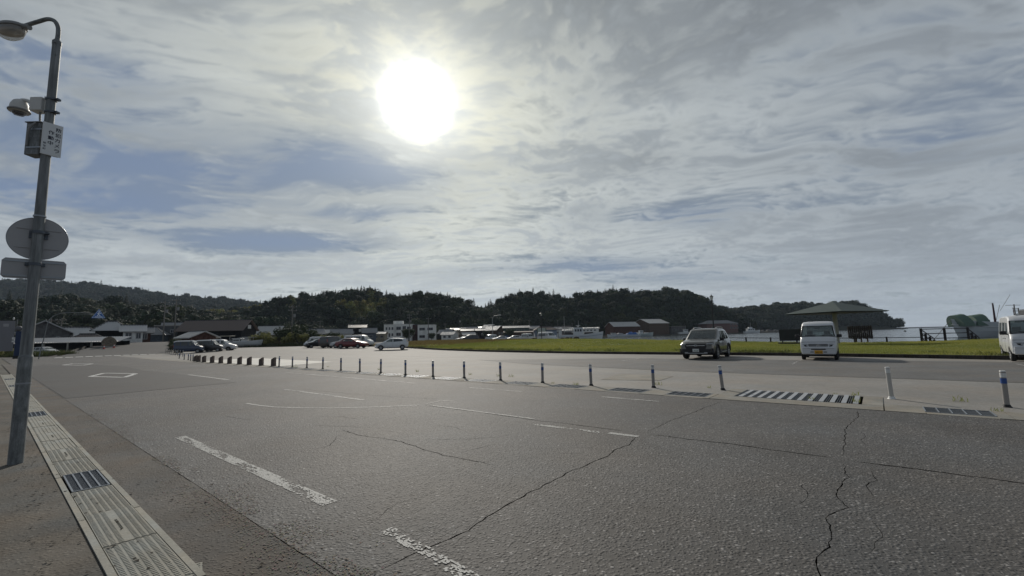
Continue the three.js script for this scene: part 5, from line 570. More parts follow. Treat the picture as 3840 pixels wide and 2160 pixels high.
house('lone pale roofed house high on the slope behind the village', { x: -45.1, z: -345, y: 4, w: 6, d: 5, h: 5.6, rh: 1.6, ry: 0, wall: M.wBlueGrey, roof: M.rTin });
house('house with a bright metal roof beside the farthest lantern post', { x: -34.8, z: -280, w: 9, d: 6.5, h: 6.2, rh: 1.4, ry: -.15, wall: M.wCream, roof: M.rTin, win: [['f', -2.4, 3.4, 1.2, 1], ['f', 1, 3.4, 1.2, 1]] });
house('red brown fronted house under a long slate roof', { x: -27.6, z: -266, w: 7, d: 6.5, h: 5.4, rh: 1.3, ry: 0, wall: M.wBrown, roof: M.rSlate, win: [['f', 0, 3.2, 2.2, 1.4, 1]] });
house('long slate roofed house with a tiled porch in the middle of the village', { x: -20.4, z: -270, w: 8.6, d: 7, h: 5.4, rh: 1.3, ry: .05, wall: M.wDark, roof: M.rSlate, win: [['f', -2.2, 3.0, 1.6, 1.2], ['f', 1.8, 3.0, 1.6, 1.2, 1]] });
house('tall house with a large pale sloping roof, rear one of a pair', { x: -16.3, z: -302, w: 8, d: 8, h: 7.0, rh: 2.8, ry: -.75, wall: M.wCream, roof: M.rPale });
house('house with a broad cream coloured roof and grey gable, front one of a pair', { x: -11.3, z: -268, w: 9, d: 9, h: 5.4, rh: 2.6, ry: -.6, wall: M.wRust, roof: M.rPale, win: [['r', -1.4, 3.4, 1.2, 1.2], ['r', 1.4, 3.4, 1.2, 1.2]] });
house('grey roofed house behind the green sided hall', { x: -5.4, z: -312, w: 10, d: 8, h: 6.4, rh: 2.2, ry: -.2, wall: M.wGrey, roof: M.rSlate });
house('faded green sided hall with a brown lower wall and tiled roof', { x: 1.9, z: -256, w: 14.6, d: 9, h: 6.2, rh: 1.2, ry: 0, wall: M.wGreen, roof: M.rSlate, name: 'green_hall', cat: 'building', win: [['f', -5, 4.8, 1.6, 1.2], ['f', -2, 4.8, 1.6, 1.2], ['f', 1, 4.8, 1.6, 1.2], ['f', 4, 4.8, 1.6, 1.2]] });
{ const o = house('rust brown warehouse front before the green sided hall', { x: 3.0, z: -246, w: 15.4, d: 5, h: 3.6, rh: .5, ry: 0, wall: wallMat([.36, .28, .25], 51), roof: M.rRust, name: 'brown_warehouse', cat: 'building', doors: [['f', -6, 2.6, 2.8, std([.04, .12, .34], .6)]] }); }
house('white and blue store with a brown roof behind the white van', { x: 19.2, z: -262, w: 13, d: 8, h: 5.0, rh: 1.8, ry: .05, wall: wallMat([.52, .56, .62], 53), roof: M.rRust, kind: 'hip', name: 'store', cat: 'building', win: [['f', -3, 2.4, 2.4, 1.2], ['f', 2, 2.4, 2.4, 1.2]] });
house('long white fish market hall with a row of small windows', { x: 54.5, z: -338, w: 22, d: 9, h: 6.0, rh: .9, ry: -.05, wall: M.wWhite, roof: M.rTin, name: 'market_hall', cat: 'building', win: [-9, -6, -3, 0, 2.6, 5.2, 8.2].map((q) => ['f', q, 4.6, 1.3, .9]) });
house('low grey shed with a rounded pile of nets left of the warehouses', { x: 36, z: -318, w: 12, d: 7, h: 4.6, rh: 1.2, ry: .1, wall: M.wGrey, roof: M.rTin, name: 'net_shed', cat: 'shed' });
house('long dark brown boathouse with a pale metal roof', { x: 89, z: -356, w: 24, d: 13, h: 7.2, rh: 3.7, ry: .34, wall: M.wBrown, roof: M.rTin, over: .4, rib: .9, name: 'boathouse', cat: 'building', win: [['r', 0, 6.4, 6, 1.0, 1]], doors: [['r', 0, 8, 3.6, std([.14, .04, .04], .7)]] });
house('tall weathered warehouse with a big pale door facing the water', { x: 117, z: -372, w: 22, d: 20, h: 9.4, rh: 3.8, ry: -1.1 + Math.PI / 2, wall: M.wRust, roof: M.rTin, over: .4, rib: .9, name: 'warehouse', cat: 'building', doors: [['r', 2, 11, 7.4, wallMat([.6, .62, .64], 55)]] });
house('low flat roofed grey building right of the tall warehouse', { x: 141.3, z: -378, w: 13, d: 8, h: 6.6, rh: 0, ry: 0, wall: M.wGrey, roof: M.paleConcrete, kind: 'flat', name: 'flat_building', cat: 'building', win: [['f', -4, 3.6, 2.4, 1.2], ['f', -.8, 3.6, 1.6, 1.0]] });
house('pinkish brown three storey building at the foot of the headland', { x: 191, z: -408, w: 31, d: 14, h: 8.9, rh: 2.9, ry: .15, wall: M.wPink, roof: M.rSlate, kind: 'hip', name: 'pink_building', cat: 'building', win: [[9, 7.8], [12, 7.8], [15, 7.8], [9, 4.6], [12, 4.6], [15, 4.6], [-4, 5], [-10, 5]].map(([a, b]) => ['f', a, b, 1.6, 1.4]) });
for (const [x, z, w, d, h, rh, ry, wl, rf, lb] of [[-42, -305, 8, 7, 6.2, 1.6, .1, 'wGrey', 'rTile', 'tiled roof house behind the sagging one'], [-30, -312, 9, 7, 7.0, 1.6, .2, 'wDark', 'rSlate', 'upper row dark house above the bright metal roof'], [-22, -318, 8, 7, 7.4, 1.5, -.5, 'wCream', 'rTin', 'upper row cream house with a tilted tin roof'], [12, -296, 11, 8, 6.2, 1.8, .1, 'wGrey', 'rSlate', 'grey house behind the white and blue store'], [28, -300, 10, 8, 5.4, 1.6, 0, 'wWhite', 'rSlate', 'white walled house left of the net shed'], [40, -352, 12, 8, 6.6, 2, .1, 'wDark', 'rRust', 'dark store house behind the net shed'], [-112, -215, 9, 8, 4.2, 2.2, .3, 'wDark', 'rTile', 'tiled house above the roadside bushes'], [-126, -205, 9, 8, 4.4, 2.2, .5, 'wGrey', 'rSlate', 'grey house left of the tiled one above the bushes'], [-34, -236, 7, 6, 3.2, 1.6, -.4, 'wWhite', 'rPale', 'low white house with a tilted pale roof at the village front'], [-24, -234, 6, 5, 2.8, 1.2, .3, 'wBrown', 'rTin', 'small red brown hut with a tin porch roof']]) house(lb, { x, z, w, d, h, rh, ry, wall: M[wl], roof: M[rf], win: [['f', -w * .22, h * .6, 1.4, 1.1], ['f', w * .22, h * .6, 1.4, 1.1]] });
{ const h = thing('roadside_hut', 'dark flat roof at the right edge above the white van', 'hut', [71.8, 0, -59], -.7); mesh('roof', rbox(4, .7, 3, .03, 0, 3.1, 0), M.darkBoard, h); mesh('post', box(.15, 2.8, .15, 1.6, 1.4, 1), M.darkBoard, h); mesh('post', box(.15, 2.8, .15, 1.6, 1.4, -1), M.darkBoard, h); mesh('post', box(.15, 2.8, .15, -1.2, 1.4, -1), M.darkBoard, h); }
{ const s = thing('framed_sign', 'pale map board in a green frame beside the white harbour van', 'sign', [5.95, .4, -91], .0); mesh('panel', box(1.6, 1.7, .06, 0, 1.75, 0), std([.42, .47, .43], .7), s); mesh('post', box(.14, 2.7, .14, -.9, 1.35, 0), std([.06, .10, .07], .7), s); mesh('post', box(.14, 2.7, .14, .9, 1.35, 0), std([.06, .10, .07], .7), s); mesh('plinth', box(1.9, .6, .5, 0, .3, 0), M.paleConcrete, s); }
// ---------- poles and wires ----------
M.pole = std([.20, .19, .175], .85); M.wire = std([.02, .02, .022], 1);
const wireAt = [];
function utility(label, x, z, h, y = 0, arms = 2, ry = .6) { const p = thing('utility_pole', label, 'utility pole', [x, y, z], ry); mesh('pole', cyl(.11, .17, h, 10, 0, h / 2, 0), M.pole, p); for (let i = 0; i < arms; i++) { const a = mesh('crossarm', box(1.8, .1, .1, 0, h - .5 - i * .9, .14), M.pole, p); for (const k of [-.8, -.3, .8]) mesh('insulator', cyl(.05, .06, .2, 6, k, h - .36 - i * .9, .14), M.frame, a); } if (arms > 1) mesh('transformer', cyl(.28, .28, .8, 12, .42, h - 2.6, 0), M.greyPaint, p); return V(x, y + h - .35, z); }
const up = [utility('left one of two tall utility poles by the concrete block', -88.4, -110.5, 10.6, 1.8), utility('right one of two tall utility poles by the concrete block', -85.2, -110, 11.2, 1.7), utility('tall utility pole rising from the bushes left of the middle row', -53.1, -105, 10.2), utility('utility pole behind the dark gable house', -88.3, -200, 10.6, 0, 1), utility('utility pole in front of the white office block', -37.9, -160, 10.4), utility('utility pole in front of the smaller white block', -31.9, -165, 9.2, 0, 1), utility('utility pole left of the village roofs', -37.2, -240, 9.4, 0, 1), utility('slim pole above the squid boat mast', 43.2, -318, 10, 0, 1), utility('utility pole by the flat roofed building', 157, -400, 9, 0, 1), utility('utility pole behind the boathouses at the left village end', -106, -100, 6.8, 1.2, 1), utility('utility pole behind the tiled roofs at the far left', -116, -112, 7.5, 1.2, 2), utility('utility pole between the green sided hall and the store', 9.8, -262, 11, 0, 1), utility('utility pole right of the store', 27.6, -268, 10.6, 0, 1)];
function wire(label, a, b, sag) { const m = a.clone().lerp(b, .5); m.y -= sag; tag(mesh('power_line', tube([a, a.clone().lerp(b, .25).setY(lerp(a.y, b.y, .25) - sag * .75), m, a.clone().lerp(b, .75).setY(lerp(a.y, b.y, .75) - sag * .75), b], .026, 5, 20), M.wire), label, 'power line'); }
wire('sagging wire between the two poles by the concrete block and the bushes', up[1], up[2], 1.4); wire('sagging wire from the pole in the bushes to the pole behind the gable house', up[2], up[3], 1.6); wire('wire from the pole in the bushes to the office block pole', up[2].clone().setY(8.6), up[4], 2.2); wire('short wire between the two poles before the white blocks', up[4], up[5], .5); wire('wire from the small white block to the village pole', up[5], up[6], 1.2); wire('wire from the far left pole to the concrete block poles', up[10], up[0], 1.0); wire('wire between the poles by the store', up[11], up[12], .8); wire('wire between the poles behind the far left roofs', up[9], up[10], .6);
{ const p = thing('curved_street_light', 'pale street light with a long curved arm behind the lawn', 'street lamp', [-6.5, 0, -140], 0); mesh('pole', tube([V(0, 0, 0), V(0, 5, 0), V(.05, 7.3, 0), V(.6, 8.0, 0), V(2.1, 8.3, 0)], .09, 8, 30), std([.36, .37, .36], .5, .4), p); mesh('lamp_head', rbox(.8, .22, .35, .08, 2.4, 8.32, 0), M.white, p); }
{ const p = thing('twin_pole', 'twin steel pole with crossarms standing far off at the right edge', 'utility pole', [172.5, -1, -150], 0); mesh('pole', cyl(.16, .2, 9.5, 8, 0, 4.75, 0), M.pole, p); mesh('pole', cyl(.16, .2, 8.2, 8, 1.3, 4.1, 0), M.pole, p); mesh('crossarm', box(5, .14, .14, -.4, 9.2, 0), M.pole, p); mesh('crossarm', box(2.2, .14, .14, .4, 8, 0), M.pole, p); mesh('crossarm', box(2.2, .14, .14, .4, 7.1, 0), M.pole, p); }
struct('pier', box(40, 1.6, 8, 185, -.75, -150), M.paleConcrete, 'low pier at the right edge carrying a twin pole');
// ---------- boats ----------
function hullGeo(L, B, sheer, keel, n = 14) { // x from stern -L/2 to bow L/2
  const rings = []; for (let i = 0; i <= n; i++) { const t = i / n, x = lerp(-L / 2, L / 2, t), w = B / 2 * (t < .5 ? .86 + .28 * t : Math.max(.015, Math.pow(Math.max(0, 1 - ((t - .5) / .5) ** 2.4), .8))), sy = sheer * (1 + .55 * Math.pow(Math.max(0, t - .35) / .65, 2) + .06 * (1 - t)), rake = t > .85 ? (t - .85) / .15 : 0; rings.push([[x - rake * L * .07, keel, 0], [x - rake * L * .05, keel * .5, w * .55], [x - rake * L * .02, lerp(keel, sy, .5), w * .88], [x, sy, w], [x, sy + .12, w * .98], [x - .05, sy + .12, w * .9], [x - .05, sy - .25, w * .86], [x - .05, sy - .25, 0]]); }
  const hull = [], deck = []; const add = (arr, k0, k1) => { for (let i = 0; i < n; i++) for (const s of [1, -1]) for (let k = k0; k < k1; k++) { const f = (q) => [q[0], q[1], q[2] * s]; const a = f(rings[i][k]), b = f(rings[i][k + 1]), c = f(rings[i + 1][k]), d = f(rings[i + 1][k + 1]); tri(arr, a, c, b); tri(arr, b, c, d); } }; add(hull, 0, 4); add(deck, 4, 7);
  for (const s of [1, -1]) for (let k = 0; k < 4; k++) { const a = rings[0][k], b = rings[0][k + 1]; tri(hull, [a[0], a[1], a[2] * s], [b[0], b[1], b[2] * s], [a[0], lerp(keel, sheer, .4), 0]); } return [triGeo(hull), triGeo(deck)];
}
M.hullWhite = std([.68, .70, .70], .4); M.hullGrey = std([.50, .53, .54], .5); M.deck = std([.30, .31, .30], .8); M.tarpGreen = std([.10, .16, .125], .75); M.tarpBlue = std([.035, .12, .36], .6); M.tarpGrey = std([.3, .31, .32], .7); M.hullBlue = std([.16, .22, .28], .5); M.gear = std([.06, .055, .05], .9); M.buoyOrange = std([.3, .17, .07], .8);
function boat(label, o) { const { x, z, y = -.8, L, B, sh, ry } = o; const g = thing('fishing_boat', label, 'boat', [x, y, z], ry); const [h, d] = hullGeo(L, B, sh, o.keel ?? -.5); mesh('hull', h, o.hull || M.hullWhite, g); mesh('deck', d, M.deck, g); if (o.stripe) mesh('rub_rail', (() => { const a = []; const n = 12; for (const s of [1, -1]) { const p = []; for (let i = 0; i <= n; i++) { const t = i / n, w = B / 2 * (t < .5 ? .86 + .28 * t : Math.max(.015, Math.pow(Math.max(0, 1 - ((t - .5) / .5) ** 2.4), .8))); p.push(V(lerp(-L / 2, L / 2, t), sh * .72 * (1 + .55 * Math.pow(Math.max(0, t - .35) / .65, 2)), s * (w * .97 + .02))); } a.push(new THREE.TubeGeometry(new THREE.CatmullRomCurve3(p), 24, .06, 5)); } return a; })(), o.stripe, g);
  if (o.cabin) { const [cx, cw, chh, cd, m] = o.cabin; const c = mesh('cabin', rbox(cw, chh, cd, .08, cx, sh - .2 + chh / 2, 0), m || M.hullWhite, g); mesh('cabin_roof', rbox(cw + .4, .12, cd + .3, .04, cx, sh - .15 + chh, 0), M.hullWhite, c); for (const s of [1, -1]) for (let i = 0; i < 3; i++) mesh('window', box(cw * .2, chh * .3, .04, cx + (i - 1) * cw * .28, sh - .2 + chh * .68, s * (cd / 2 + .01)), M.pane, c); for (const s of [-1, 0, 1]) mesh('window', box(.04, chh * .3, cd * .25, cx + cw / 2 + .01, sh - .2 + chh * .68, s * cd * .3), M.pane, c); }
  for (const [mx, mh, r = .06] of o.masts || []) mesh('mast', bar(V(mx, sh - .2, 0), V(mx, sh + mh, 0), r, 8, r * .6), o.mastMat || M.frame, g);
  for (const [a, b, r = .035] of o.booms || []) mesh('boom', bar(V(...a), V(...b), r, 6), o.boomMat || M.pole, g);
  if (o.extra) o.extra(g, sh); return g; }
boat('squid fishing boat with strings of white lamps moored behind the lawn', { x: 26, z: -168, L: 17, B: 4.4, sh: 2.1, ry: -.12, stripe: M.hullBlue, cabin: [-1.0, 3.4, 3.0, 2.6], masts: [[-.8, 5.6, .08], [-6.2, 7.6, .07], [5.6, 3.0]], extra: (g, sh) => { const lamp = new THREE.SphereGeometry(.16, 8, 6); for (const [x0, x1, y] of [[-6.4, -2.4, 3.0], [1.6, 6, 2.6]]) { for (const s of [-1, 1]) mesh('lamp_rail', bar(V(x0, sh + y, s * 1.2), V(x1, sh + y, s * 1.2), .04, 5), M.frame, g); const n = Math.round((x1 - x0) / .5); for (let i = 0; i <= n; i++) { const m = mesh('squid_lamp', lamp, M.white, g); m.position.set(lerp(x0, x1, i / n), sh + y - .2, 1.2); } } mesh('awning', rbox(4.4, .1, 3, .03, -4.4, sh + 1.5, 0), M.hullWhite, g); mesh('gear_pile', [rbox(3.4, 1.2, 2.6, .3, -4.6, sh + .3, 0), rbox(3.4, 1.4, 2.4, .4, 3.0, sh + .4, 0), rbox(1.6, .8, 2, .3, 5.2, sh + .4, 0)], M.gear, g); mesh('radar', [box(1.6, .14, .2, -1.0, sh + 3.6, 0), cyl(.2, .2, .3, 8, -1.0, sh + 3.3, 0)], M.hullWhite, g); } });
boat('small white boat with a blue tarpaulin thrown over its deck', { x: 80, z: -300, L: 14, B: 3.8, sh: 1.3, ry: Math.PI + .1, stripe: M.hullBlue, extra: (g, sh) => { mesh('tarpaulin', (() => { const q = new THREE.SphereGeometry(1, 18, 10); const p = q.attributes.position; for (let i = 0; i < p.count; i++) p.setXYZ(i, p.getX(i) * 4.6, Math.max(-.2, p.getY(i)) * 1.8 * (1 + .25 * Math.sin(p.getX(i) * 7 + p.getZ(i) * 4)), p.getZ(i) * 1.8); q.computeVertexNormals(); q.translate(-1.4, sh, 0); return q; })(), M.tarpBlue, g); mesh('wheelhouse', rbox(1.6, 1.8, 1.6, .1, -5.2, sh + .7, 0), M.hullWhite, g); } });
boat('small white cabin boat with a grey cover left of the blue tarpaulin', { x: 68.5, z: -292, L: 12, B: 3.4, sh: 1.3, ry: Math.PI + .06, stripe: M.hullBlue, cabin: [1.8, 3, 1.7, 2.2], extra: (g, sh) => { mesh('cover', (() => { const q = new THREE.SphereGeometry(1, 16, 8); const p = q.attributes.position; for (let i = 0; i < p.count; i++) p.setXYZ(i, p.getX(i) * 3.2, Math.max(-.2, p.getY(i)) * 1.4 * (1 + .3 * Math.sin(p.getX(i) * 9)), p.getZ(i) * 1.5); q.computeVertexNormals(); q.translate(-2.6, sh, 0); return q; })(), M.tarpGrey, g); } });
boat('pale grey boat with a raised wheelhouse at the warehouse quay', { x: 93, z: -316, L: 17, B: 4, sh: 1.9, ry: .1, hull: std([.4, .45, .44], .5), cabin: [-.8, 2.6, 2.4, 2.4], masts: [[-.6, 4.6], [2.4, 3.2]], extra: (g, sh) => mesh('raft_canister', rbox(3.2, .8, 1.2, .3, 3.2, sh + .4, 0), M.white, g) });
boat('white boat laid up at the quay right of the big pale door', { x: 146, z: -366, L: 16, B: 4, sh: 1.8, ry: .05, cabin: [-2, 3.4, 2.4, 2.4], masts: [[-1.6, 4.8]], y: -.4 });
boat('white patrol boat with a tall mast before the pink building', { x: 210, z: -385, L: 14, B: 4.2, sh: 1.9, ry: .0, cabin: [-1.4, 6.5, 2.4, 3.2], masts: [[-1, 7.6, .12]], extra: (g, sh) => mesh('flying_bridge', rbox(3, 1.3, 2.4, .15, -1.6, sh + 2.9, 0), M.hullWhite, g) });
boat('large fishing boat with green covers over its bow at the right', { x: 99.6, z: -88, L: 21, B: 5, sh: 2.35, ry: Math.PI - .1, hull: M.hullGrey, stripe: M.hullWhite, masts: [[2.4, 4.4, .2], [-1.2, 3.4, .08]], mastMat: std([.05, .02, .03], .7), booms: [[[2.4, 2.6, 0], [.6, 6.4, .6]], [[1.2, 5.2, 0], [-1.4, 8.4, .4], .03], [[-1.2, 5.2, 0], [-6, 5.4, 0], .05], [[-1.2, 4.3, 0], [-4.2, 5.3, 0], .04], [[10.6, 3.5, 0], [13.4, -.6, 1.2], .05]], extra: (g, sh) => { const cov = (x0, lean, w, h) => { const q = []; const n = 10; for (let i = 0; i < n; i++) for (const s of [0]) { const a0 = i / n * Math.PI, a1 = (i + 1) / n * Math.PI; const pt = (a, xx) => [x0 + xx * w + lean * Math.sin(a) * h, sh - .1 + Math.sin(a) * h * (1 - .12 * (xx + .5)), Math.cos(a) * 2.0]; tri(q, pt(a0, -.5), pt(a1, -.5), pt(a1, .5)); tri(q, pt(a0, -.5), pt(a1, .5), pt(a0, .5)); const m = [x0 + .5 * w, sh - .1, 0], m2 = [x0 - .5 * w, sh - .1, 0]; tri(q, pt(a0, .5), pt(a1, .5), m); tri(q, pt(a0, -.5), pt(a1, -.5), m2); } return triGeo(q); }; mesh('bow_cover', cov(8.6, .35, 1.9, 2.5), M.tarpGreen, g); mesh('bow_cover', cov(6.2, -.05, 2.2, 2.4), M.tarpGreen, g); mesh('wheelhouse', [rbox(4, 2.2, 3, .1, -4.6, sh + 1, 0), rbox(2.4, 1, 2.4, .1, -4.6, sh + 2.4, 0)], std([.05, .08, .11], .5), g); mesh('winch', [rbox(.9, .8, 1.2, .1, -1.6, sh + .2, .6), cyl(.2, .2, 1.4, 10, -2.8, sh + .3, .6, 0, Math.PI / 2)], M.greyPaint, g); mesh('deck_gear', [rbox(1.4, .9, 1.4, .2, 2.0, sh + .2, .6), rbox(.7, 1.3, .7, .2, 2.6, sh + .5, 1.4)], M.gear, g); mesh('scuppers', [...Array(8)].map((_, i) => box(.35, .14, .1, -3 - i * .9, sh - .32, 2.43)), M.black, g); } });
{ const o = boat('old white boat propped up ashore before the black shed', { x: -62.6, z: -101, y: .75, L: 9.6, B: 2.4, sh: .75, ry: .06, keel: -.35, hull: M.hullGrey, cabin: [-.8, 1.5, 1.0, 1.6], masts: [[2, 1.2]], extra: (g, sh) => { mesh('canopy', rbox(2.4, .1, 2, .03, -3.2, sh + 1.5, 0), std([.5, .48, .4], .6), g); for (const x of [-4.2, -2.2]) mesh('canopy_post', bar(V(x, sh - .1, .8), V(x, sh + 1.5, .8), .04, 6), M.frame, g); mesh('engine_box', rbox(1.3, .7, 1.4, .08, .8, sh + .2, 0), M.hullWhite, g); mesh('rack', [box(2.4, .08, 1.6, 1.9, sh + 1.1, 0), bar(V(.9, sh, .6), V(.9, sh + 1.1, .6), .04, 5), bar(V(2.9, sh, .6), V(2.9, sh + 1.1, .6), .04, 5)], M.frame, g); for (const x of [-3, 0, 3]) mesh('keel_block', box(.3, .6, 1.6, x, -.5, 0), M.oldWood, g); } }); }
// gear piles and the rubble on the near quay
for (const [x, z, s, lb] of [[3.2, -100, 1.4, 'dark heap of nets and gear beside the small white truck'], [14, -118, 1.3, 'brown heap of fishing nets on the quay below the squid boat'], [37, -310, 2.2, 'orange brown heap of floats on the quay right of the squid boat']]) { const g = thing('net_pile', lb, 'net pile', [x, 0, z], .2); const R = rng(x * 10 | 0), ps = []; for (let i = 0; i < 14; i++) ps.push(put(new THREE.IcosahedronGeometry(.25 + R() * .35, 1), (R() - .5) * 5, .15 + R() * .45, (R() - .5) * 1.8)); mesh('heap', ps.map((q) => q.scale(s * (1 + .3 * R()), s * .75, s)), s > 2 ? M.buoyOrange : M.gear, g); }
struct('breakwater', box(190, 2.4, 9, 862, -.2, -905, -.03), std([.10, .105, .11], .95), 'long low breakwater on the horizon at the right');
{ const rk = [], R = rng(8); for (let i = 0; i < 90; i++) rk.push(put(new THREE.IcosahedronGeometry(1.1 + R() * 1.3, 0), lerp(245, 330, R()), -.4 + R() * .9, lerp(-430, -530, R()) * 0 + -445 - (R() * 60), R() * 6, R() * 3)); struct('rock_spit', rk, std([.12, .12, .12], .95), 'line of pale rocks at the foot of the headland'); }
{ const b = thing('mooring_buoy', 'small dark mooring buoy alone on the water', 'buoy', [210, -.8, -235], 0); mesh('float', new THREE.SphereGeometry(.6, 12, 8).scale(1, .7, 1).translate(0, .2, 0), M.gear, b); mesh('ring', new THREE.TorusGeometry(.16, .04, 6, 12).translate(0, .75, 0), M.steel, b); }

// ---------- woods and hills ----------
function leafTris(arr, R, c, r, n, size, flatten = 1, up = .25) { for (let i = 0; i < n; i++) { let x, y, z, d; do { x = R() * 2 - 1; y = R() * 2 - 1; z = R() * 2 - 1; d = x * x + y * y + z * z; } while (d > 1 || d < .25); const l = Math.sqrt(d), k = (.75 + .3 * R()) / l; const p = [c[0] + x * k * r, c[1] + y * k * r * flatten, c[2] + z * k * r]; const nx = x / l + (R() - .5), ny = y / l + up + (R() - .5), nz = z / l + (R() - .5); const N = V(nx, ny, nz).normalize(), t = V(R() - .5, R() - .5, R() - .5).cross(N).normalize(), b = N.clone().cross(t), s = size * (.6 + R() * .8); const q = (a, e) => [p[0] + t.x * a * s + b.x * e * s, p[1] + t.y * a * s + b.y * e * s, p[2] + t.z * a * s + b.z * e * s]; tri(arr, q(-.5, -.35), q(.5, -.3), q(.05, .6)); tri(arr, q(-.5, -.35), q(.05, .6), q(-.45, .35)); } }
function broadCrown(seed, H, W, clumps, per, size) { const R = rng(seed), a = []; for (let i = 0; i < clumps; i++) { const an = R() * 6.283, rr = Math.sqrt(R()) * W * .36, yy = H * (.38 + .5 * R()); const cr = W * (.16 + .14 * R()) * (1 - .3 * Math.abs(yy / H - .6)); leafTris(a, R, [Math.cos(an) * rr, yy, Math.sin(an) * rr], cr, per, size, .75); } return triGeo(a); }
function coniferCrown(seed, H, W, n, size) { const R = rng(seed), a = []; for (let i = 0; i < n; i++) { const t = Math.pow(R(), .62), y = H * (.12 + .88 * (1 - t)), rad = W * .5 * Math.pow(t, .78) * (.4 + .6 * Math.sqrt(R())) * (.8 + .4 * ((Math.floor(y / (H * .09)) % 2))), an = R() * 6.283, s = size * (.5 + .7 * R()) * (.5 + .6 * t); const cx = Math.cos(an), cz = Math.sin(an), p = [cx * rad, y, cz * rad]; const q = (o, w, d) => [p[0] + cx * o - cz * w, p[1] + d, p[2] + cz * o + cx * w]; tri(a, q(-s * .5, -s * .35, .12 * s), q(-s * .5, s * .35, .12 * s), q(s * .75, 0, -s * .35)); } tri(a, [-.15, H * .93, 0], [.15, H * .93, 0], [0, H * 1.03, 0]); return triGeo(a); }
const trunkG = (H, r) => { const g = cyl(r * .35, r, H, 6, 0, H / 2, 0); return g; };
M.leafDark = leafMat([.026, .041, .022], .1); M.leafMid = leafMat([.042, .058, .024], .1); M.leafPale = leafMat([.19, .19, .055], .35); M.bark = std([.05, .04, .033], .95);
const broad = [1, 2, 3].map((s) => broadCrown(s * 7, 9, 9, 14, 80, .62)), conif = [1, 2, 3].map((s) => coniferCrown(s * 11, 13, 6.2, 1300, .9)), plume = [1, 2].map((s) => broadCrown(s * 13 + 1, 9, 5.4, 12, 44, .55));
function profile(pts, x) { if (x <= pts[0][0]) return pts[0][1]; for (let i = 0; i < pts.length - 1; i++) if (x <= pts[i + 1][0]) { const t = (x - pts[i][0]) / (pts[i + 1][0] - pts[i][0]); return lerp(pts[i][1], pts[i + 1][1], t * t * (3 - 2 * t)); } return pts[pts.length - 1][1]; }
M.hillSoil = std([.028, .034, .018], 1);
function hill(label, o) { // o: pts [x, canopy height] at depth z, front foot distance, tree height
  const { pts, z, front, back = 60, th, n, mix, seed, left = 40, right = 40, foot } = o; const x0 = pts[0][0] - left, x1 = pts[pts.length - 1][0] + right; const edge = (x) => sstep(x0, pts[0][0], x) * (1 - sstep(pts[pts.length - 1][0], x1, x));
  const hy = (x, t) => { const k = Math.max(0, profile(pts, x) - th * .88) * edge(x); return t <= 1 ? k * Math.pow(Math.sin(Math.max(0, t) * Math.PI / 2), .85) + (fbm(x * .04, t * 4, seed, 3) - .5) * 5 * t * (1 - t) : k * Math.max(0, 1 - (t - 1) * 1.0); };
  const zt = (x, t) => { const ft = foot ? foot(x) : z + front; return t <= 1 ? lerp(ft, z, t) : z - (t - 1) * back; };
  const hm = struct('hill', grid(70, 24, (a, b) => { const x = lerp(x0, x1, a), t = b * 2; return [x, hy(x, t) - .3, zt(x, t)]; }), M.hillSoil, label.hill);
  const R = rng(seed), wood = new THREE.Group(); wood.name = numbered('forest'); wood.userData = { kind: 'stuff', label: label.wood, category: 'forest' }; scene.add(wood);
  const lists = {}; const kinds = { broad: [broad, M.leafDark], mid: [broad, M.leafMid], conif: [conif, M.leafDark], pale: [plume, M.leafPale] };
  for (let i = 0; i < n; i++) { const x = lerp(x0, x1, R()), t = Math.pow(R(), .8) * 1.12; if (edge(x) * profile(pts, x) < 3) continue; const m = mix(x, t, R); if (!m) continue; const vi = Math.floor(R() * kinds[m][0].length), key = m + vi; const s = th / (m === 'conif' ? 12 : 9.5) * (.7 + .75 * R() * R()); (lists[key] || (lists[key] = [])).push({ p: [x, hy(x, t) - .5, zt(x, t)], s, sy: .85 + R() * .35, r: R() * 6.283, c: (() => { const q = .7 + R() * .6, w = R() * .25; return C(q * (.85 + w * 1.4), q, q * (.95 - w * .5)); })() }); }
  for (const [k, l] of Object.entries(lists)) { const m = k.slice(0, -1), vi = +k.slice(-1); scatter(m === 'conif' ? 'conifers' : 'trees', '', kinds[m][0][vi], kinds[m][1], l.length, (i) => l[i], 'stuff', wood); }
  return { hy, zt, profile: (x) => profile(pts, x) };
}
hill({ hill: 'distant wooded ridge at the far left', wood: 'bluish woods on the distant ridge' }, { pts: [[-1700, 150], [-1307, 166], [-1245, 160], [-1205, 168], [-1175, 166], [-1052, 156], [-949, 139], [-847, 122], [-735, 112], [-614, 96], [-480, 78], [-380, 60]], z: -1100, front: 420, back: 200, th: 14, n: 7500, seed: 3, left: 60, right: 200, mix: (x, t, R) => (t < .35 ? null : R() < .4 ? 'conif' : 'broad') });
hill({ hill: 'dark wooded slope behind the left houses', wood: 'dark mixed woods behind the left houses' }, { pts: [[-480, 31], [-355, 30], [-339, 30], [-314, 32], [-286, 30], [-264, 28], [-245, 25], [-225, 22], [-200, 20], [-178, 18], [-150, 12]], z: -300, front: 150, back: 80, th: 11, n: 2600, seed: 5, left: 60, right: 40, mix: (x, t, R) => (R() < .3 ? 'conif' : R() < .22 ? 'mid' : 'broad') });
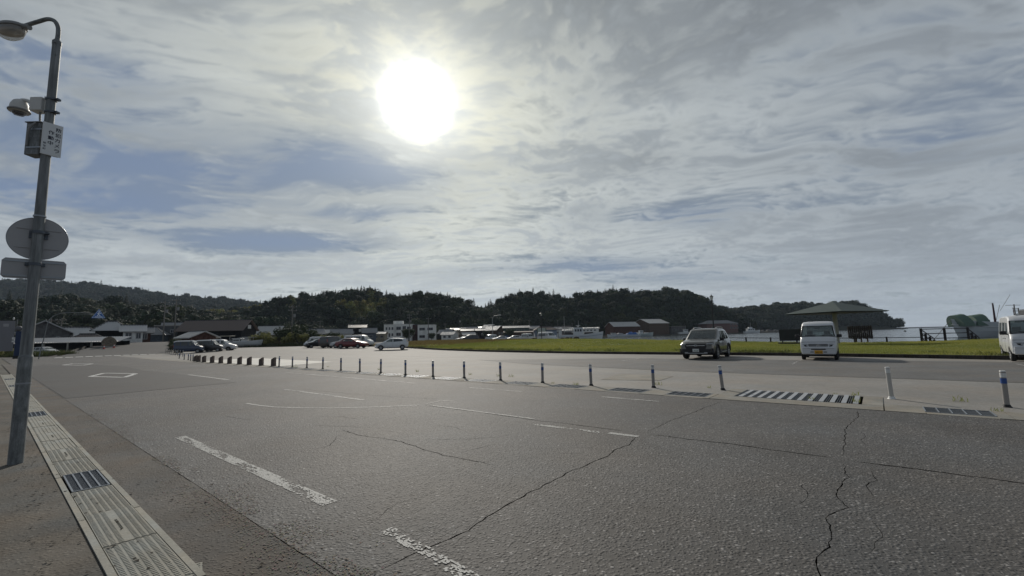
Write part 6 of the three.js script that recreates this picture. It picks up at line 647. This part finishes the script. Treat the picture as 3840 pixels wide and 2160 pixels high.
const hC = hill({ hill: 'wooded hill behind the village', wood: 'woods with pale bamboo on the hill behind the village' }, { pts: [[-290, 30], [-250, 33], [-234, 36], [-219, 40], [-196, 43], [-183, 45], [-165, 46], [-150, 49], [-134, 47], [-121, 43], [-111, 40], [-100, 40], [-76, 42], [-57, 39], [-42, 33], [-28, 27]], z: -430, front: 105, back: 70, th: 11, n: 4600, seed: 7, left: 60, right: 45, mix: (x, t, R) => { const q = fbm(x * .035, t * 3.2, 55, 3); return q > .5 && x < -110 && t < .8 ? 'pale' : t > .74 ? (R() < .85 ? 'conif' : 'broad') : R() < .16 ? 'conif' : q > .5 ? 'mid' : 'broad'; } });
const hD = hill({ hill: 'steep dark wooded hill behind the warehouses', wood: 'dark woods on the hill behind the warehouses' }, { pts: [[-50, 24], [-32, 30], [-21, 36], [-8, 43], [9, 46], [35, 44], [57, 40], [82, 43], [100, 45], [126, 45], [152, 45], [177, 45], [194, 42], [203, 36], [215, 27]], z: -475, front: 90, back: 70, th: 11, n: 4200, seed: 9, left: 40, right: 26, foot: (x) => lerp(-388, -428, sstep(140, 185, x)), mix: (x, t, R) => (t > .72 ? (x < 140 && R() < .85 ? 'conif' : 'broad') : R() < .28 ? 'mid' : 'broad') });
hill({ hill: 'rounded wooded headland reaching into the sea', wood: 'low windswept woods on the headland' }, { pts: [[230, 30], [302, 37], [326, 38], [350, 35], [380, 38], [429, 41], [459, 42], [489, 40], [531, 41], [549, 36], [560, 26], [570, 14], [578, 6]], z: -690, front: 100, back: 80, th: 11, n: 3600, seed: 13, left: 60, right: 6, foot: (x) => -690 + (x < 430 ? lerp(130, 80, sstep(230, 430, x)) : lerp(80, 40, sstep(430, 590, x))), mix: (x, t, R) => (R() < .12 ? 'mid' : 'broad') });
// conifers that stand out against the sky, each a tree of its own
{ const R = rng(31); const mk = (label, x, z, y, h, vi) => { const t = thing('conifer_tree', label, 'tree', [x, y, z], R() * 6.28, 'conifers along the skyline'); const s = h / 12; const c = mesh('crown', conif[vi], M.leafDark, t); c.scale.set(s, s, s); const k = mesh('trunk', trunkG(h * .9, .22), M.bark, t); };
  const row = (xs, H, nm) => xs.forEach(([x, e], i) => { const p = H.profile(x), h = 9.5 + e * 3; const y = H.hy(x, 1); mk('pointed conifer on the skyline of the ' + nm + ', ' + ORD[i] + ' from the left', x, H.zt(x, 1) + 1, y - .3, Math.max(8, p - y + 1 + e * 2.0), i % 3); });
  row([[-233, .2], [-219, .6], [-204, .4], [-183, 2.2], [-170, 1.2], [-160, 1.9], [-150, 1.2], [-141, 2.6], [-131, 1.4], [-104, 1.6], [-96, 1.6], [-88, .8], [-80, 1.6], [-72, 1.2], [-64, .9]], hC, 'village hill'); row([[-16, .8], [-6, 1.0], [8, 2.6], [22, .8], [33, 1.0], [42, .9], [50, 1.8], [58, 1.2], [70, .6], [84, 1.9], [93, 1.6], [103, 1.2], [114, 2.2], [122, 1.5], [133, 1.7]], hD, 'warehouse hill'); }
// bushes and roadside trees nearer by
{ const near = [1, 2, 3].map((s) => broadCrown(s * 17 + 3, 3.2, 3.4, 18, 46, .26)); const cols = [M.leafMid, M.leafPale, M.leafMid]; const R = rng(41);
  const spots = [[-60.5, -103, 1.0, 1], [-58.2, -104.5, 1.15, 1], [-56.6, -102, .95, 1], [-55.6, -106, 1.5, 0], [-52.6, -103, 1.1, 1], [-50.8, -105.5, 1.55, 0], [-49, -102.5, 1.0, 1], [-47, -105, 1.25, 0], [-45, -102, .8, 1], [-43, -105, 1.05, 0], [-41, -103, .8, 1], [-62, -108, 1.2, 0]];
  spots.forEach(([x, z, s, k], i) => { const b = thing('bush', (k ? 'pale yellow green' : 'tall dark green') + ' bush behind the lot, ' + ORD[i] + ' counted from the dry docked boat', 'bush', [x, .1, z], R() * 6, 'bushes behind the lot'); const c = mesh('foliage', near[i % 3], k ? M.leafPale : M.leafMid, b); c.scale.setScalar(s); mesh('stem', cyl(.04, .08, 1.6 * s, 6, 0, .8 * s, 0), M.bark, b); });
  const big = broadCrown(91, 5, 5, 24, 50, .38); for (const [x, z, s, lb] of [[-56, -112, 1.2, 'round garden tree beside the tall pole in the bushes'], [-42, -176, 1.1, 'spreading tree before the smaller white block'], [-40, -215, .8, 'small palm like tree at the foot of the office block'], [-15.5, -252, 1.0, 'dark clipped tree among the village roofs'], [-2, -240, 1.1, 'round dark tree beside the blue door'], [-108, -78, .8, 'yellow green bush at the left edge behind the grey panel']]) { const t = thing('broadleaf_tree', lb, 'tree', [x, 0, z], R() * 6); const c = mesh('crown', big, lb.includes('yellow') ? M.leafPale : M.leafMid, t); c.scale.setScalar(s); mesh('trunk', cyl(.08, .16, 2.6 * s, 7, 0, 1.3 * s, 0), M.bark, t); for (const q of [1, -1]) mesh('limb', bar(V(0, 1.6 * s, 0), V(q * .9 * s, 3 * s, q * .5 * s), .07, 5, .03), M.bark, t); }
  for (const [i, s, zz] of [[0, .7, 66], [1, .9, 71], [2, .8, 76], [3, 1.0, 82], [4, 1.0, 88], [5, .9, 95]]) { const x = -.772 * zz; const b = thing('roadside_shrub', 'brownish shrub on the right edge of the ramp, ' + ORD[i] + ' up the slope', 'shrub', [x, Math.max(0, rampY(x, -zz) - .2), -zz], R() * 6, 'shrubs beside the ramp'); const c = mesh('foliage', near[i % 3], i % 2 ? M.leafMid : M.leafRust || (M.leafRust = leafMat([.07, .055, .035], .2)), b); c.scale.setScalar(s * .62); mesh('stem', cyl(.03, .06, .8 * s, 6, 0, .4 * s, 0), M.bark, b); }
  for (const [x, z, s] of [[-75, -63, .5], [-79, -67, .5], [-82, -71, .6], [-86, -68, .8], [-90, -72, .8]]) { const b = thing('hedge_bush', 'low hedge bush on the left verge, ' + ORD[Math.round((-x - 75) / 3.8)] + ' from the road', 'bush', [x, 0, z], R() * 6, 'hedge on the left verge'); const c = mesh('foliage', near[1], M.leafPale, b); c.scale.setScalar(s); mesh('stem', cyl(.04, .06, .6, 6, 0, .3, 0), M.bark, b); } }
scatter('weeds', 'rank weeds along the foot of the ramp and the bushes', tuft(30, .7, .9, .02, 8), leafMat([.07, .085, .025], .35), 500, () => { const k = RG(); let x, z; if (k < .5) { x = lerp(-62, -38, RG()); z = -100 - RG() * 3; } else { const t = RG(); x = lerp(-70, -84, t); z = lerp(-66, -70, t) - RG() * 4; } return { p: [x, lotY(z) * (k < .5 ? 1 : 0), z], s: .5 + RG(), r: RG() * 6 }; });
renderer.render(scene, camera);
